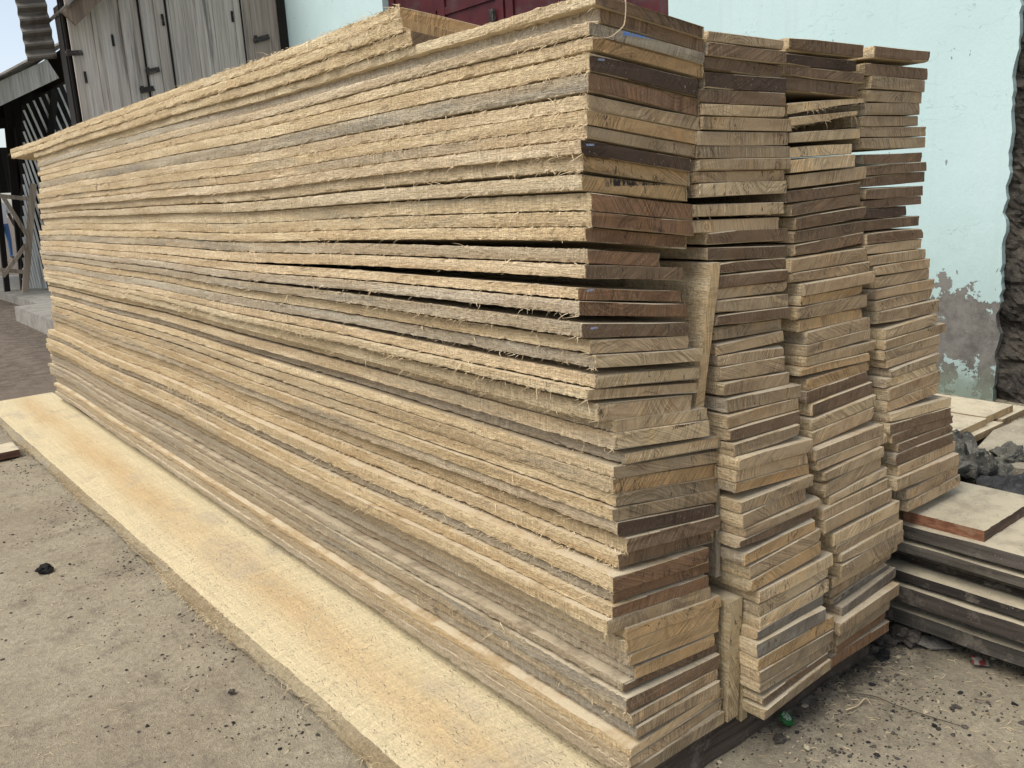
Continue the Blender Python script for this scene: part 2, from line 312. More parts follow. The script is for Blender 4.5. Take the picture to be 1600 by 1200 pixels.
# near end y, left x, right x, top z left, top z right, thickness, settled top z (all in 0.1 mm), tone of the end
B=(
"""-41 -304 2390 14971 14601 192 14971 d
47 -128 2495 14763 14402 225 14741 d
-7 -421 2409 14520 14151 197 14494 b
-29 -381 2416 14306 13948 215 14259 o
10 -428 2227 14045 13682 279 14019 k
6 -477 2306 13738 13350 290 13698 r
42 -474 2292 13404 13038 231 13368 t
6 -535 2191 13159 12798 235 13091 o
19 -535 2185 12918 12549 204 12809 g
-41 -733 2001 12683 12300 225 12561 k
31 -634 2047 12452 12068 250 12303 o
49 -663 1957 12135 11813 264 12006 m
-40 -544 2043 11826 11481 284 11724 r
-71 -588 1984 11524 11170 252 11392 r
22 -645 1927 11265 10904 231 11099 r
9 -631 1131 10902 10668 245 10843 r
-91 -784 1639 10651 10354 230 10549 d
-121 -993 1578 10291 9936 193 10259 r
-272 -1129 1539 10092 9701 230 10010 r
-320 -1135 1530 9735 9374 241 9741 d
-331 -971 1495 9431 9127 234 9471 t
-369 -902 1773 9163 8846 226 9216 l
-358 -909 1856 8814 8475 224 8934 l
-309 -1067 1799 8588 8169 179 8684 t
-356 -870 1555 8300 7986 310 8480 t
-379 -508 1991 7951 7653 221 8151 l
-412 -551 1984 7729 7418 310 7897 l
-379 -266 2372 7287 6992 207 7569 l
-299 -481 2373 7079 6674 224 7310 g
-303 -510 2327 6854 6421 284 7033 o
-312 -467 2373 6569 6130 242 6689 g
-324 -571 2336 6309 5887 239 6403 g
-379 -508 2146 6051 5646 240 6119 k
-436 -352 2271 5714 5397 279 5818 d
-332 -470 2221 5423 5098 273 5516 d
-431 -714 1936 5089 4819 310 5187 r
-308 -607 2085 4730 4437 230 4852 r
-388 -713 1983 4499 4201 242 4563 r
-372 -854 2021 4254 3946 269 4279 g
-435 -418 2264 3959 3672 242 3959 o
-431 -423 2247 3715 3428 272 3666 o
-441 -360 2232 3432 3155 262 3371 o
-414 -208 2121 3090 2892 264 3084 o
-340 -466 2253 2825 2602 179 2776 d
-469 -507 2172 2568 2422 287 2564 d
-508 -424 2183 2214 2135 239 2235 t
-544 -350 2074 1939 1894 255 1968 t
-538 -532 2204 1565 1630 208 1657 l
-533 -534 2210 1356 1373 241 1419 t
-558 -552 2261 1114 1108 264 1131 g""",
"""-15 2525 4798 14551 14503 176 14551 g
-37 2525 4920 14364 14303 240 14336 d
15 2446 4895 14118 14028 223 14063 d
-23 2446 4931 13838 13799 278 13805 k
31 2336 4865 13554 13511 247 13505 d
-26 2336 4917 13290 13248 212 13224 l
-49 2322 5108 13063 13012 237 12981 t
-18 2221 5049 12797 12765 256 12714 g
-21 2223 5073 12536 12479 223 12423 g
-55 2246 5096 12301 12250 221 12157 g
9 2168 5018 12073 12022 210 11901 t
-77 2179 5029 11857 11801 255 11661 l
31 2073 4886 11485 11375 233 11370 l
46 2014 4848 11202 11073 245 11099 t
12 2312 5162 10949 10822 245 10831 d
-10 2266 5116 10656 10473 243 10576 d
-36 2120 4970 10348 10224 205 10288 d
-127 2058 4908 10098 10013 236 10051 d
-79 2158 5008 9856 9734 214 9773 t
-197 2059 4909 9637 9483 249 9533 g
-218 1965 4815 9354 9228 216 9268 d
-115 1895 4745 9096 8981 238 9022 g
-189 1886 4734 8783 8737 217 8746 t
-243 1886 4683 8565 8428 211 8500 t
-285 1829 4649 8342 8216 295 8251 g
-368 2021 4740 8045 7867 260 7932 t
-455 2241 4894 7728 7603 267 7650 g
-536 2402 4780 7422 7332 249 7348 t
-614 2403 4762 7172 7070 250 7079 d
-697 2403 4642 6900 6818 256 6804 g
-808 2403 4952 6644 6448 273 6513 t
-733 2403 4889 6365 6151 248 6222 t
-726 2403 4886 6115 5893 220 5932 o
-813 2465 4925 5723 5672 242 5687 t
-843 2486 4743 5459 5428 298 5432 t
-855 2533 5194 5151 5100 185 5124 t
-872 2369 5078 4965 4882 201 4909 d
-902 2472 4940 4657 4679 256 4663 o
-918 2617 5095 4342 4418 282 4368 t
-935 2637 5104 4050 4123 297 4070 o
-981 2852 5496 3740 3729 273 3741 l
-969 2850 5401 3441 3453 265 3456 l
-992 2842 5402 3175 3146 276 3149 l
-998 2773 5204 2897 2869 234 2843 e
-1053 2700 5126 2662 2630 310 2594 e
-1072 2698 5465 2325 2264 278 2238 o
-1083 2729 5488 2042 1947 278 1917 g
-1091 2720 5488 1758 1658 202 1605 g
-1101 2820 5276 1410 1455 167 1378 d
-1162 2803 5286 1150 1287 232 1195 g""",
"""-21 5046 7792 14575 14569 252 14575 d
33 5024 7697 14283 14256 220 14289 k
15 4961 7786 14057 13979 206 14025 d
29 5006 7670 13844 13737 257 13780 d
22 5051 8040 13329 13474 226 13479 l
23 5138 7769 13056 13200 208 13213 l
33 5169 7808 12756 12819 210 12972 l
60 5193 7505 12467 12496 218 12714 l
12 5197 7646 12209 12270 267 12475 l
62 5234 8123 11902 11996 272 12193 t
20 5089 7936 11584 11648 238 11878 d
28 5288 7964 11313 11392 247 11593 d
-9 5401 8080 11017 11100 250 11312 d
29 5396 8112 10752 10782 250 11034 d
-20 5376 8042 10460 10526 246 10750 d
-169 5000 7913 10192 10176 274 10452 t
-178 5038 7917 9912 9874 218 10133 t
-344 5257 7995 9667 9651 252 9897 t
-265 5222 7660 9409 9351 205 9627 o
-279 5115 7813 9180 9141 279 9396 t
-255 5206 7763 8894 8851 247 9078 o
-323 5393 7908 8625 8599 273 8818 t
-361 5297 7970 8347 8325 232 8495 t
-352 5318 8177 8113 8021 228 8212 t
-364 5117 7806 7884 7789 177 7950 o
-391 5322 7825 7595 7610 233 7752 o
-455 5231 7698 7358 7376 254 7483 d
-523 5351 7790 7076 7121 283 7192 d
-586 5216 7780 6757 6830 252 6876 l
-618 5175 7686 6503 6560 310 6573 t
-802 5019 7922 6177 6114 249 6218 t
-795 5136 8100 5905 5864 225 5923 t
-847 5358 7762 5601 5637 242 5666 t
-827 5402 7758 5308 5393 297 5375 t
-842 5566 7955 5001 5081 208 5057 l
-872 5253 8008 4792 4805 251 4803 t
-911 5274 8073 4540 4527 310 4519 t
-943 5590 8368 4141 4165 306 4172 l
-937 5716 8435 3831 3836 223 3846 g
-992 5841 8592 3607 3608 246 3599 t
-1002 5839 8594 3334 3362 310 3331 t
-848 5744 8579 3005 3020 250 2968 l
-794 5795 8521 2690 2768 201 2670 t
-808 5891 8269 2405 2567 135 2457 e
-978 5961 8351 2239 2431 215 2303 e
-1120 5656 8201 2023 2126 310 2067 t
-1011 5749 8042 1648 1745 266 1707 g
-984 5781 7992 1380 1478 216 1411 r
-991 5569 8095 1163 1135 264 1169 r""",
"""-37 8211 10709 14574 14569 241 14574 d
102 8106 10870 14229 14204 259 14321 d
47 8294 10603 13958 13915 269 14023 g
86 8167 10520 13660 13640 249 13739 g
64 8147 10471 13371 13385 256 13474 g
92 8079 10582 13100 13108 226 13196 g
129 8024 10899 12868 12858 223 12934 g
95 7981 10983 12616 12613 247 12692 g
91 8153 10819 12265 12252 225 12429 d
101 8244 10894 12008 12022 221 12163 d
111 8167 11032 11770 11788 246 11924 d
49 8212 10941 11495 11449 238 11638 d
103 8214 10880 11225 11205 200 11372 d
125 8266 10190 11019 10996 224 11130 k
114 8262 10789 10772 10727 242 10876 d
-58 8142 10699 10471 10420 235 10614 d
-63 8072 10649 10221 10173 228 10348 t
-148 8025 10697 9980 9919 228 10100 t
-214 8278 10815 9720 9673 231 9844 t
-214 8324 10906 9464 9426 256 9587 t
-226 8321 11008 9182 9145 239 9287 t
-246 8305 10895 8916 8900 246 9004 t
-330 8313 11116 8665 8620 307 8744 t
-473 8337 10822 8267 8295 244 8400 t
-516 8305 11334 8019 7997 229 8123 t
-518 8291 10916 7764 7767 225 7868 t
-514 8374 10885 7536 7533 199 7614 t
-605 8455 10718 7310 7333 199 7378 g
-581 8225 10760 7110 7097 215 7165 l
-675 8242 10821 6874 6881 279 6936 t
-638 8188 10664 6586 6574 269 6613 t
-764 8208 11124 6313 6145 240 6305 l
-779 8170 11051 6069 5903 245 6041 d
-805 8228 11265 5811 5652 220 5774 d
-826 8478 11213 5530 5431 217 5518 d
-858 8345 11168 5306 5213 282 5269 d
-882 8446 11396 4990 4926 257 4968 t
-963 8254 11288 4731 4657 310 4694 t
-948 8768 11431 4317 4324 298 4361 t
-937 8878 11527 4006 4017 289 4041 t""",
)

FAR = [(.10, 4.9), (.16, 4.87), (.226, 5.0), (.357, 4.94), (.584, 4.63), (.815, 4.53), (1.02, 4.49), (1.18, 4.41), (1.32, 4.38), (1.45, 4.32)]
def warp(z, y):      # the slow waves every plank of a pile follows together
    g = min(1., max(0., (y - .1) / .9))
    lo = math.exp(-((z - .45) / .35) ** 2)
    return g * ((.0022 + .004 * lo) * math.sin(1.9 * y + 1.6 * z) + .0018 * math.sin(4.3 * y + 3.1 * z + 1) + .009 * lo * math.sin(2.6 * y + 2))
def strands(V, F, base, count, spread, side=-1, ylim=None, big=1.):
    """torn fibres: base(u) gives a point on the sawn arris; each fibre is a thin tapering bent tube"""
    cl = [random.random() ** 1.5 for _ in range(9)]
    for _ in range(count):
        u = min(.999, max(.0, random.choice(cl) + random.gauss(0, random.choice((.008, .02, .05))))) if random.random() < .75 else random.random() ** 1.6
        p = Vector(base(u)); L = random.choice((.004, .006, .008, .010, .014, .026)) * random.uniform(.6, 1.4) * big
        d = Vector((side * random.uniform(.25, 1.1), random.uniform(-1.2, 1.2), random.uniform(-.7, .35))).normalized()
        cv = Vector((random.uniform(-.6, .3) * -side, random.uniform(-.8, .8), random.uniform(-1.2, .2)))
        r = random.uniform(.00038, .0008) * (1.3 if L > .02 else 1)
        pts = [p]; q = p.copy(); dd = d.copy()
        for k in range(4):
            q = q + dd * L / 4; dd = (dd + cv * .33).normalized(); pts.append(q.copy())
        k0 = len(V); n = 3
        for i, pt in enumerate(pts):
            e = (pts[min(i + 1, 4)] - pts[max(i - 1, 0)]).normalized(); a = e.cross(Vector((.2, .3, 1))).normalized(); b = e.cross(a)
            rr = r * (1 - .2 * i)
            for j in range(n):
                w = j * 2.0944; V.append(tuple(pt + a * (math.cos(w) * rr) + b * (math.sin(w) * rr)))
        for i in range(4):
            for j in range(n):
                F.append((k0 + i * n + j, k0 + i * n + (j + 1) % n, k0 + (i + 1) * n + (j + 1) % n, k0 + (i + 1) * n + j))
def plank(name, y0, y1, xL, xR, zl, zr, t, zs, tf, N=18, power=1.6, ragged=.0012, fib=0, xfar=None, tr=1., skew=0., loc=None, chip=0., tilt_far=None, bottom_rag=0.):
    u = np.linspace(0, 1, N) ** power; ys = y0 + (y1 - y0) * u
    ys = np.insert(ys, 1, y0 + .0018); N = len(ys)
    d = ys - y0
    w = np.exp(-(d / 1.1) ** 2); wx = np.exp(-(d / 2.2) ** 2)
    tilt = zr - zl; tfar = tilt if tilt_far is None else tilt_far
    wa = np.array([warp(zs, yy) for yy in ys])
    ztl = w * zl + (1 - w) * zs + wa; ztr = w * (zl + tilt) + (1 - w) * (zs + tfar) + wa
    th = w * t + (1 - w) * tf
    xf = xL if xfar is None else xfar
    xl = wx * xL + (1 - wx) * xf + wob(N, 5, .0015) * (1 - w) + wob(N, 28, .0004); xr = xl + (xR - xL) + wob(N, 6, .002)
    cup = random.uniform(-.0008, .0008)
    rows = 5
    J = lambda amp, k: wob(N, max(2, min(k, N - 1)), amp)
    inset = random.choice((.0003, .0006, .0012)); ring = []; face = J(ragged * .3, N // 5)
    for r in range(rows):
        f = r / (rows - 1); e = 1 if r in (0, rows - 1) else .5
        zj = np.zeros(N); ins = inset if e == 1 else 0.
        if r == 0: zj = -np.abs(J(ragged * .6, N)) 
        if r == rows - 1: zj = np.abs(J(ragged * .6, N))
        ring.append((xl + J(ragged * (.8 if e == 1 else .15), N) + face + ins, ztl - th * f + zj))
    for g in (.33, .67): ring.append((xl + (xr - xl) * g, ztl + (ztr - ztl) * g - th * (1 + (tr - 1) * g) + cup))
    for f in (1, .5, 0): ring.append((xr + J(ragged, N), ztr - th * tr * f))
    for g in (.67, .33): ring.append((xl + (xr - xl) * g, ztl + (ztr - ztl) * g + cup))
    M = len(ring); o = loc or (xL, y0, zl - t)
    V = []; F = []; mi = []
    endj = [random.uniform(-.0011, .0011) for _ in range(M)]
    chipq = {}
    if random.random() < .45: chipq[random.choice((0, 4, 4, 7, 9))] = (random.uniform(.002, .009), random.uniform(.001, .004))
    for k in range(N):
        cxm = float(np.mean([p[0][k] for p in ring])); czm = float(np.mean([p[1][k] for p in ring]))
        for q, (px, pz) in enumerate(ring):
            x, z = float(px[k]), float(pz[k]); yy = float(ys[k])
            if k == 0 or k == N - 1:
                x += (.0012 if x < cxm else -.0012); z += (.0010 if z < czm else -.0010)
            if k < 2: yy += endj[q] + skew * (x - xL)
            if k < 2 and q in chipq:
                x += chipq[q][0] * (1 if x < cxm else -1); z += chipq[q][1] * (1 if z < czm else -1)
            V.append((x - o[0], yy - o[1], z - o[2]))
    side_m = [1] * (rows - 1) + [2] * 3 + [1] * 2 + [2] * 3
    for k in range(N - 1):
        for q in range(M):
            p = (q + 1) % M; F.append((k * M + q, (k + 1) * M + q, (k + 1) * M + p, k * M + p)); mi.append(0 if (k == 0 and (side_m[q] == 1 or random.random() < .4)) else side_m[q])
    F.append(tuple(range(M))); mi.append(0); F.append(tuple(range((N - 1) * M, N * M))[::-1]); mi.append(0)
    if fib:
        n0 = len(F)
        def base(uu, top):
            i = min(N - 2, int(np.searchsorted(ys, y0 + (y1 - y0) * uu)) ); i = max(i, 1)
            return (xl[i] - o[0] - .0004, ys[i] - o[1] + random.uniform(-.004, .004), (ztl[i] - (0 if top else th[i])) - o[2] + random.uniform(-.0015, .0015) + (-.0 if top else 0))
        strands(V, F, lambda q: base(q, random.random() < .45), fib, 1.)
        mi += [3] * (len(F) - n0)
    if bottom_rag:   # splintered lower arris of the end
        n0 = len(F)
        strands(V, F, lambda q: ((xL + (xR - xL) * q) - o[0], random.uniform(0, .006), zl + tilt * q - t * (1 + (tr - 1) * q) - o[2]), int(bottom_rag), 1., side=random.choice((-.3, .3)), big=.7)
        mi += [3] * (len(F) - n0)
    ob = mesh(name, V, F, [END, EDGE, FACE, FIBRE], mi, None, o)
    return ob
ORD = 'top second third fourth fifth sixth seventh eighth ninth tenth eleventh twelfth thirteenth fourteenth fifteenth sixteenth seventeenth eighteenth nineteenth twentieth'.split() + ['twenty-' + x for x in 'first second third fourth fifth'.split()]
STK = ['corner stack', 'second stack', 'third stack', 'wall-side stack']
def where(i, n):
    if i == 0: return 'topmost'
    if i == n - 1: return 'bottom plank'
    return (ORD[i] + ' from the top') if i <= n // 2 - 1 else (ORD[n - 1 - i] + ' from the bottom')
EDGES = [(.54, .43, .275), (.57, .455, .29), (.53, .42, .265), (.53, .42, .275), (.47, .385, .265), (.42, .355, .265), (.51, .40, .25), (.58, .465, .30)]
SPECIAL = {(0, 5): 'with bluish grey side', (0, 15): 'broken short at right', (2, 4): 'with splintered wedge end', (2, 5): 'with torn splinters underneath', (2, 3): 'with a wavy grain end', (1, 12): 'with a splintered underside', (1, 24): 'unusually thick and grey', (0, 38): 'with a weathered grey end', (0, 28): 'with a bluish end', (3, 29): 'tapering to a thin sliver', (3, 13): 'set back into the dark', (1, 26): 'jutting out to the left', (2, 30): 'with broad dusty top', (0, 27): 'jutting out, dusty ledge'}
PL = {}
for ci, tab in enumerate(B):
    rows_ = [l.split() for l in tab.strip().split('\n')]; n = len(rows_)
    vals = [[float(v) / 1e4 for v in r[:7]] for r in rows_]; tones = [r[7] for r in rows_]
    XM = float(np.mean([v[1] for v in vals]))
    for i, (y0, xL, xR, zl, zr, t, zs) in enumerate(vals):
        zl -= ZOFF; zr -= ZOFF; zs -= ZOFF
        if ci == 1 and 14 <= i <= 26: xL = max(xL, .252)
        zn = (vals[i + 1][6] - ZOFF) if i < n - 1 else zs - .026
        tf = max(.015, zs - zn - random.choice((.0003, .0004, .0006, .0012, .003, .006)))
        if ci == 0:
            y1 = float(np.interp(zs, [a[0] for a in FAR], [a[1] for a in FAR])) + random.gauss(0, .025)
            kw = dict(N=170, power=1.75, ragged=.0013, fib=random.choice((30, 90, 200, 380)) if i < 27 else random.choice((10, 30, 70)) , xfar=-.043 + random.gauss(0, .003) + .8 * max(-.022, min(.022, xL - XM)))
            if 33 <= i <= 36: kw['fib'] = 520
            if i in (28, 31, 40, 41, 42, 43): kw['fib'] = 12
        else:
            y1 = 4.4 + random.uniform(-.1, .25); kw = dict(N=20, power=2., ragged=.001, fib=random.choice((0, 3, 6)), xfar=xL)
        if (ci, i) in ((2, 4), (2, 5)): kw.update(tr=.35, bottom_rag=60)
        if (ci, i) == (1, 12): kw.update(bottom_rag=40)
        if (ci, i) == (3, 29): kw.update(tr=1.1)
        tone = tones[i]
        o = plank('sawn_plank', y0, y1, xL, xR, zl, zr, t, zs, tf, skew=random.gauss(0, .012), **kw)
        ed = vary(random.choice(EDGES), .10)
        we = random.choice((.08, .15, .3, .5))
        if ci == 0:
            if i in (5, 15, 19, 44, 45, 46): we = .85; ed = vary((.40, .335, .24), .06)
            if i >= 29: ed = tuple(q * f for q, f in zip(ed, (.86, .83, .78))); we = min(1., we + .15)
            if i in (0, 3, 6, 10, 20, 21, 24, 27): we = .15
            if i in (17, 22): ed = (.52, .405, .26)
        plain_attrs(o, vary(TONE[tone], .14), ed, we)
        if ci == 0 and i == 2: set_mark(o, .145, .0105, .09, .0075, (.12, .26, .62))
        if ci == 0 and i in (4, 9, 17, 19): set_mark(o, random.uniform(.018, .03), t * random.uniform(.5, .75), .011, .0022, (.26, .30, .42))
        if ci == 0 and i == 22: set_mark(o, .247, t * .5, .014, .012, (.34, .36, .38))
        if ci == 0 and i == 11: set_mark(o, .16, .012, .13, .008, (.025, .02, .018))
        if ci == 0 and i in (26, 29): set_mark(o, .2, t * .4, .06, .004, (.09, .05, .03))
        sp = SPECIAL.get((ci, i), '')
        lab = '%s plank %s, %s of the %s' % (TWORD[tone], sp, where(i, n), STK[ci])
        lab = ' '.join(lab.replace(' ,', ',').split())
        tag(o, lab, 'plank', 'sawn planks piled in four stacks')
        PL[ci, i] = (o, zl, zr, t, zs, xL, xR)
# the three planks pushed back along the top of the nearest stack
ztop = PL[0, 0][4]
for i, (ya, yb, x0, w_, z, lab, ed, en) in enumerate([
        (.53, 4.33, -.038, .27, ztop + .0275, 'tan plank set back on the corner stack, under the two overhanging ones', (.55, .44, .28), 'd'),
        (.55, 4.90, -.045, .28, ztop + .0545, 'pale plank second from the very top, overhanging the far end', (.57, .455, .285), 'o'),
        (.56, 4.92, -.042, .28, ztop + .0815, 'topmost pale plank of the pile, ragged and overhanging the far end', (.58, .465, .295), 'o')]):
    o = plank('sawn_plank', ya, yb, x0, x0 + w_, z + .0, z - .035, .0262, z, .0262, N=150, power=1.2, ragged=.0022, fib=520, xfar=x0 - .006, skew=.02)
    plain_attrs(o, vary(TONE[en], .1), ed, .15); tag(o, lab, 'plank', 'sawn planks piled in four stacks')
# long thick plank lying on the ground before the pile
def mat_slab():
    s = Sh('fresh_sawn_plank_face', .9); P = s.co(); X, Y, Z = s.xyz(P)
    big = s.noise(stretch(s, P, 3.2, 1.5, 1.), 1., 4., .55, .5); mid = s.noise(s.vm('ADD', stretch(s, P, 5., 2.6, 1.), (4, 1, 0)), 1., 4., .6)
    heart = s.ramp(s.math('ABSOLUTE', s.math('ADD', X, s.math('MULTIPLY_ADD', big, .10, .13))), .0, .12, 1., 0.)
    c = s.mix(s.math('MULTIPLY', heart, s.ramp(s.noise(stretch(s, P, 1.5, .55, 1.), 1., 3., .6), .22, .6)), (.57, .475, .295), (.50, .36, .19))
    c = s.mix(s.math('MULTIPLY', s.math('MULTIPLY', s.ramp(mid, .50, .70), .4), heart), c, (.40, .275, .14))
    gr = s.noise(s.vm('ADD', stretch(s, P, 4., 2.2, 1.), (1, 9, 2)), 1., 4., .65)
    c = s.mix(s.math('MULTIPLY', s.ramp(gr, .53, .66), .6), c, (.40, .335, .235))
    gl = s.noise(stretch(s, P, 75., 4., 1.), 1., 4., .65)
    c = s.mul(c, s.math('MULTIPLY_ADD', s.math('SUBTRACT', gl, .5), .45, 1.))
    arc = s.math('ADD', Y, s.math('MULTIPLY', X, s.math('MULTIPLY_ADD', X, .9, .35)))
    saw = s.noise(s.comb(s.math('MULTIPLY', X, 5.), s.math('MULTIPLY', arc, 130.), 0.), 1., 3., .65)
    c = s.mul(c, s.math('MULTIPLY_ADD', s.math('SUBTRACT', saw, .5), .55, 1.))
    fz = s.noise(stretch(s, P, 1., .6, 1.), 170., 4., .75)
    c = s.mul(c, s.math('MULTIPLY_ADD', s.math('SUBTRACT', fz, .5), .95, 1.))
    tuft = s.ramp(s.noise(stretch(s, P, 1., .5, 1.), 110., 2.), .62, .72)
    c = s.mix(s.math('MULTIPLY', tuft, .5), c, (.62, .53, .36))
    sp = s.ramp(s.noise(P, 42., 2.), .74, .77)
    c = s.mix(s.math('MULTIPLY', sp, .5), c, (.2, .14, .08))
    return s.done(c, s.bump(s.math('ADD', s.math('MULTIPLY', fz, 1.2), s.math('ADD', saw, tuft)), .0035, 1.))
SLAB = mat_slab()
def ground_plank():
    N = 220; y0, y1 = -.012, 5.22; t = .046
    u = np.linspace(0, 1, N) ** 1.3; ys = y0 + (y1 - y0) * u; ys = np.insert(ys, 1, y0 + .002); N += 1
    xl = np.interp(ys, [0, .34, 1.27, 4.7, 5.3], [-.325, -.329, -.345, -.383, -.375]) + wob(N, 9, .002); xr = np.interp(ys, [0, 5.3], [-.010, .0]) + wob(N, 9, .0012)
    zt = .048 + .004 * np.sin(ys * 1.4) * np.minimum(1, ys)
    ring = []; rows = 8
    bul = wob(N, 22, .004)
    for r in range(rows):
        f = r / (rows - 1)
        xj = wob(N, N - 1, .0014) + wob(N, N // 4, .0012)
        ring.append((xl - math.sin(math.pi * min(1, f * .72)) * (.022 + bul) + xj * (1 if r else .6), zt - f * (t - .006) + (wob(N, N - 1, .001) if r else -np.abs(wob(N, N - 1, .0007)))))
    ring.append((xl + .1, zt - t + .004)); ring.append((xr - .1, zt - t + .004))
    for f in (1, .5, 0): ring.append((xr + wob(N, N // 2, .0008), zt - t * f))
    for g in (.8, .6, .4, .2, .06): ring.append((xl + (xr - xl) * g, zt + wob(N, N // 3, .0005)))
    M = len(ring); V = []; F = []; mi = []
    for k in range(N):
        cm = float(np.mean([p[0][k] for p in ring])); zm = .025
        for q, (px, pz) in enumerate(ring):
            x, z = float(px[k]), float(pz[k])
            if k in (0, N - 1): x += .0015 if x < cm else -.0015; z += .0012 if z < zm else -.0012
            V.append((x, float(ys[k]) + (.09 * (x + .2) if k < 2 else 0) - y0, max(z, -.004)))
    sm = [1] * (rows - 1) + [1] * 3 + [1] * 2 + [2] * 6
    for k in range(N - 1):
        for q in range(M): p = (q + 1) % M; F.append((k * M + q, (k + 1) * M + q, (k + 1) * M + p, k * M + p)); mi.append(sm[q])
    F.append(tuple(range(M))); mi.append(0); F.append(tuple(range((N - 1) * M, N * M))[::-1]); mi.append(0)
    n0 = len(F)
    def base(q):
        i = min(N - 2, max(1, int(np.searchsorted(ys, y0 + (y1 - y0) * q)))); r = random.choice((0, 0, 2, 4, 5, 6))
        return (float(ring[r][0][i]) - .0003, float(ys[i]) - y0 + random.uniform(-.01, .01), float(ring[r][1][i]))
    strands(V, F, base, 2600, 1., big=1.1)
    for _ in range(420):   # short nap along the right arris and top
        pass
    mi += [3] * (len(F) - n0)
    o = mesh('sawn_plank', V, F, [END, EDGE, SLAB, FIBRE], mi, None, (0, y0, .0))
    plain_attrs(o, (.36, .28, .17), (.27, .22, .14), .9)  # edge colour darkened to paint the shade on the plank's side
    tag(o, 'long pale yellow plank lying flat on the ground before the pile', 'plank')
ground_plank()
# upright spacer boards wedged between the first two stacks
def upright(name, x0, x1, y0, y1, z0, z1, lean, end, edge, lab, en=(.46, .30, .14)):
    b = MB(); K = 7
    xs = lambda f: lean * (f - .5)
    V = []
    for k in range(K):
        f = k / (K - 1); z = z0 + (z1 - z0) * f; j = lambda: random.uniform(-.0012, .0012)
        for (x, y) in ((x0, y0), (x1, y0), (x1, y1), (x0, y1)): V.append((x + xs(f) + j() - x0, y + j() - y0, z - z0))
    F = []; mi = []
    for k in range(K - 1):
        for q, mm in ((0, 0), (1, 1), (2, 1), (3, 1)): p = (q + 1) % 4; F.append((k * 4 + q, k * 4 + p, (k + 1) * 4 + p, (k + 1) * 4 + q)); mi.append(mm)
    F += [(3, 2, 1, 0), (K * 4 - 4, K * 4 - 3, K * 4 - 2, K * 4 - 1)]; mi += [2, 2]
    o = mesh(name, V, F, [END, EDGE, FACE], mi, None, (x0, y0, z0)); plain_attrs(o, en, edge, .1)
    tag(o, lab, 'spacer', 'upright spacers between the stacks')
upright('spacer_board', .210, .2345, -.022, .20, .765, 1.037, .055, None, (.60, .48, .31), 'pale upright spacer board wedged high between the first two stacks', (.48, .34, .18))
upright('spacer_board', .236, .273, -.060, .15, .085, .352, .012, None, (.46, .37, .23), 'thicker upright spacer with horizontal saw lines, low beside the corner stack', (.43, .33, .19))
upright('spacer_board', .278, .300, -.060, .15, .065, .306, .004, None, (.42, .34, .21), 'thin upright spacer strip, low and touching the second stack', (.40, .31, .18))
upright('spacer_board', .2335, .246, -.030, .15, .40, .60, .0, None, (.30, .26, .2), 'narrow grey upright spacer strip halfway up, in shade between stacks', (.26, .22, .17))
# dark squared bearer under the pile
b = MB(); V = []
K = 16
for k in range(K):
    x = .02 + .80 * k / (K - 1); j = lambda: random.uniform(-.004, .004)
    for (y, z) in ((-.045, -.02), (-.045, .078), (.06, .079), (.06, -.02)): V.append((x, y + j(), z + (j() * .3 if z > 0 else 0)))
F = [(k * 4 + q, k * 4 + (q + 1) % 4, k * 4 + 4 + (q + 1) % 4, k * 4 + 4 + q) for k in range(K - 1) for q in range(4)] + [(0, 1, 2, 3), (K * 4 - 1, K * 4 - 2, K * 4 - 3, K * 4 - 4)]
def mat_dark():
    s = Sh('weathered_dark_timber', .9); r, off = rnd_co(s); P = s.vm('ADD', s.co(), off)
    base = s.info('Color')
    g = s.noise(stretch(s, P, 3., 3., 60.), 1., 5., .65); n2 = s.noise(P, 16., 4., .7); f = s.noise(stretch(s, P, 1., 1., 2.), 260., 3., .7)
    c = s.mul(base, s.math('MULTIPLY_ADD', s.ramp(g, .3, .7), .8, .55))
    c = s.mix(s.math('MULTIPLY', s.ramp(n2, .52, .68), .55), c, (.20, .175, .14))
    c = s.mul(c, s.math('MULTIPLY_ADD', s.math('SUBTRACT', f, .5), .9, 1.))
    fl = s.ramp(s.noise(P, 120., 2.), .69, .74)
    c = s.mix(s.math('MULTIPLY', fl, .6), c, (.36, .30, .21))
    return s.done(c, s.bump(s.math('ADD', g, f), .003, .9))
DARK = mat_dark()
def mat_dust_top():
    s = Sh('sawdust_covered_face', .95); r, off = rnd_co(s); P = s.vm('ADD', s.co(), off)
    a = s.noise(P, 12., 5., .7); g = s.noise(P, 420., 3., .7)
    c = s.mix(s.ramp(a, .32, .58), (.36, .31, .225), (.50, .435, .31))
    c = s.mul(c, s.math('MULTIPLY_ADD', s.math('SUBTRACT', g, .5), .6, 1.))
    sp = s.ramp(s.noise(P, 130., 2.), .68, .73); c = s.mix(s.math('MULTIPLY', sp, .75), c, (.10, .08, .06))
    return s.done(c, s.bump(s.math('ADD', a, g), .002, .7))
DTOP = mat_dust_top()
o = mesh('bearer_beam', [(v[0] - .02, v[1], v[2]) for v in V], F, [DARK], None, None, (.02, 0, 0)); o.color = (.085, .066, .05, 1)
tag(o, 'dark square timber beam lying under the front ends of the pile', 'beam')
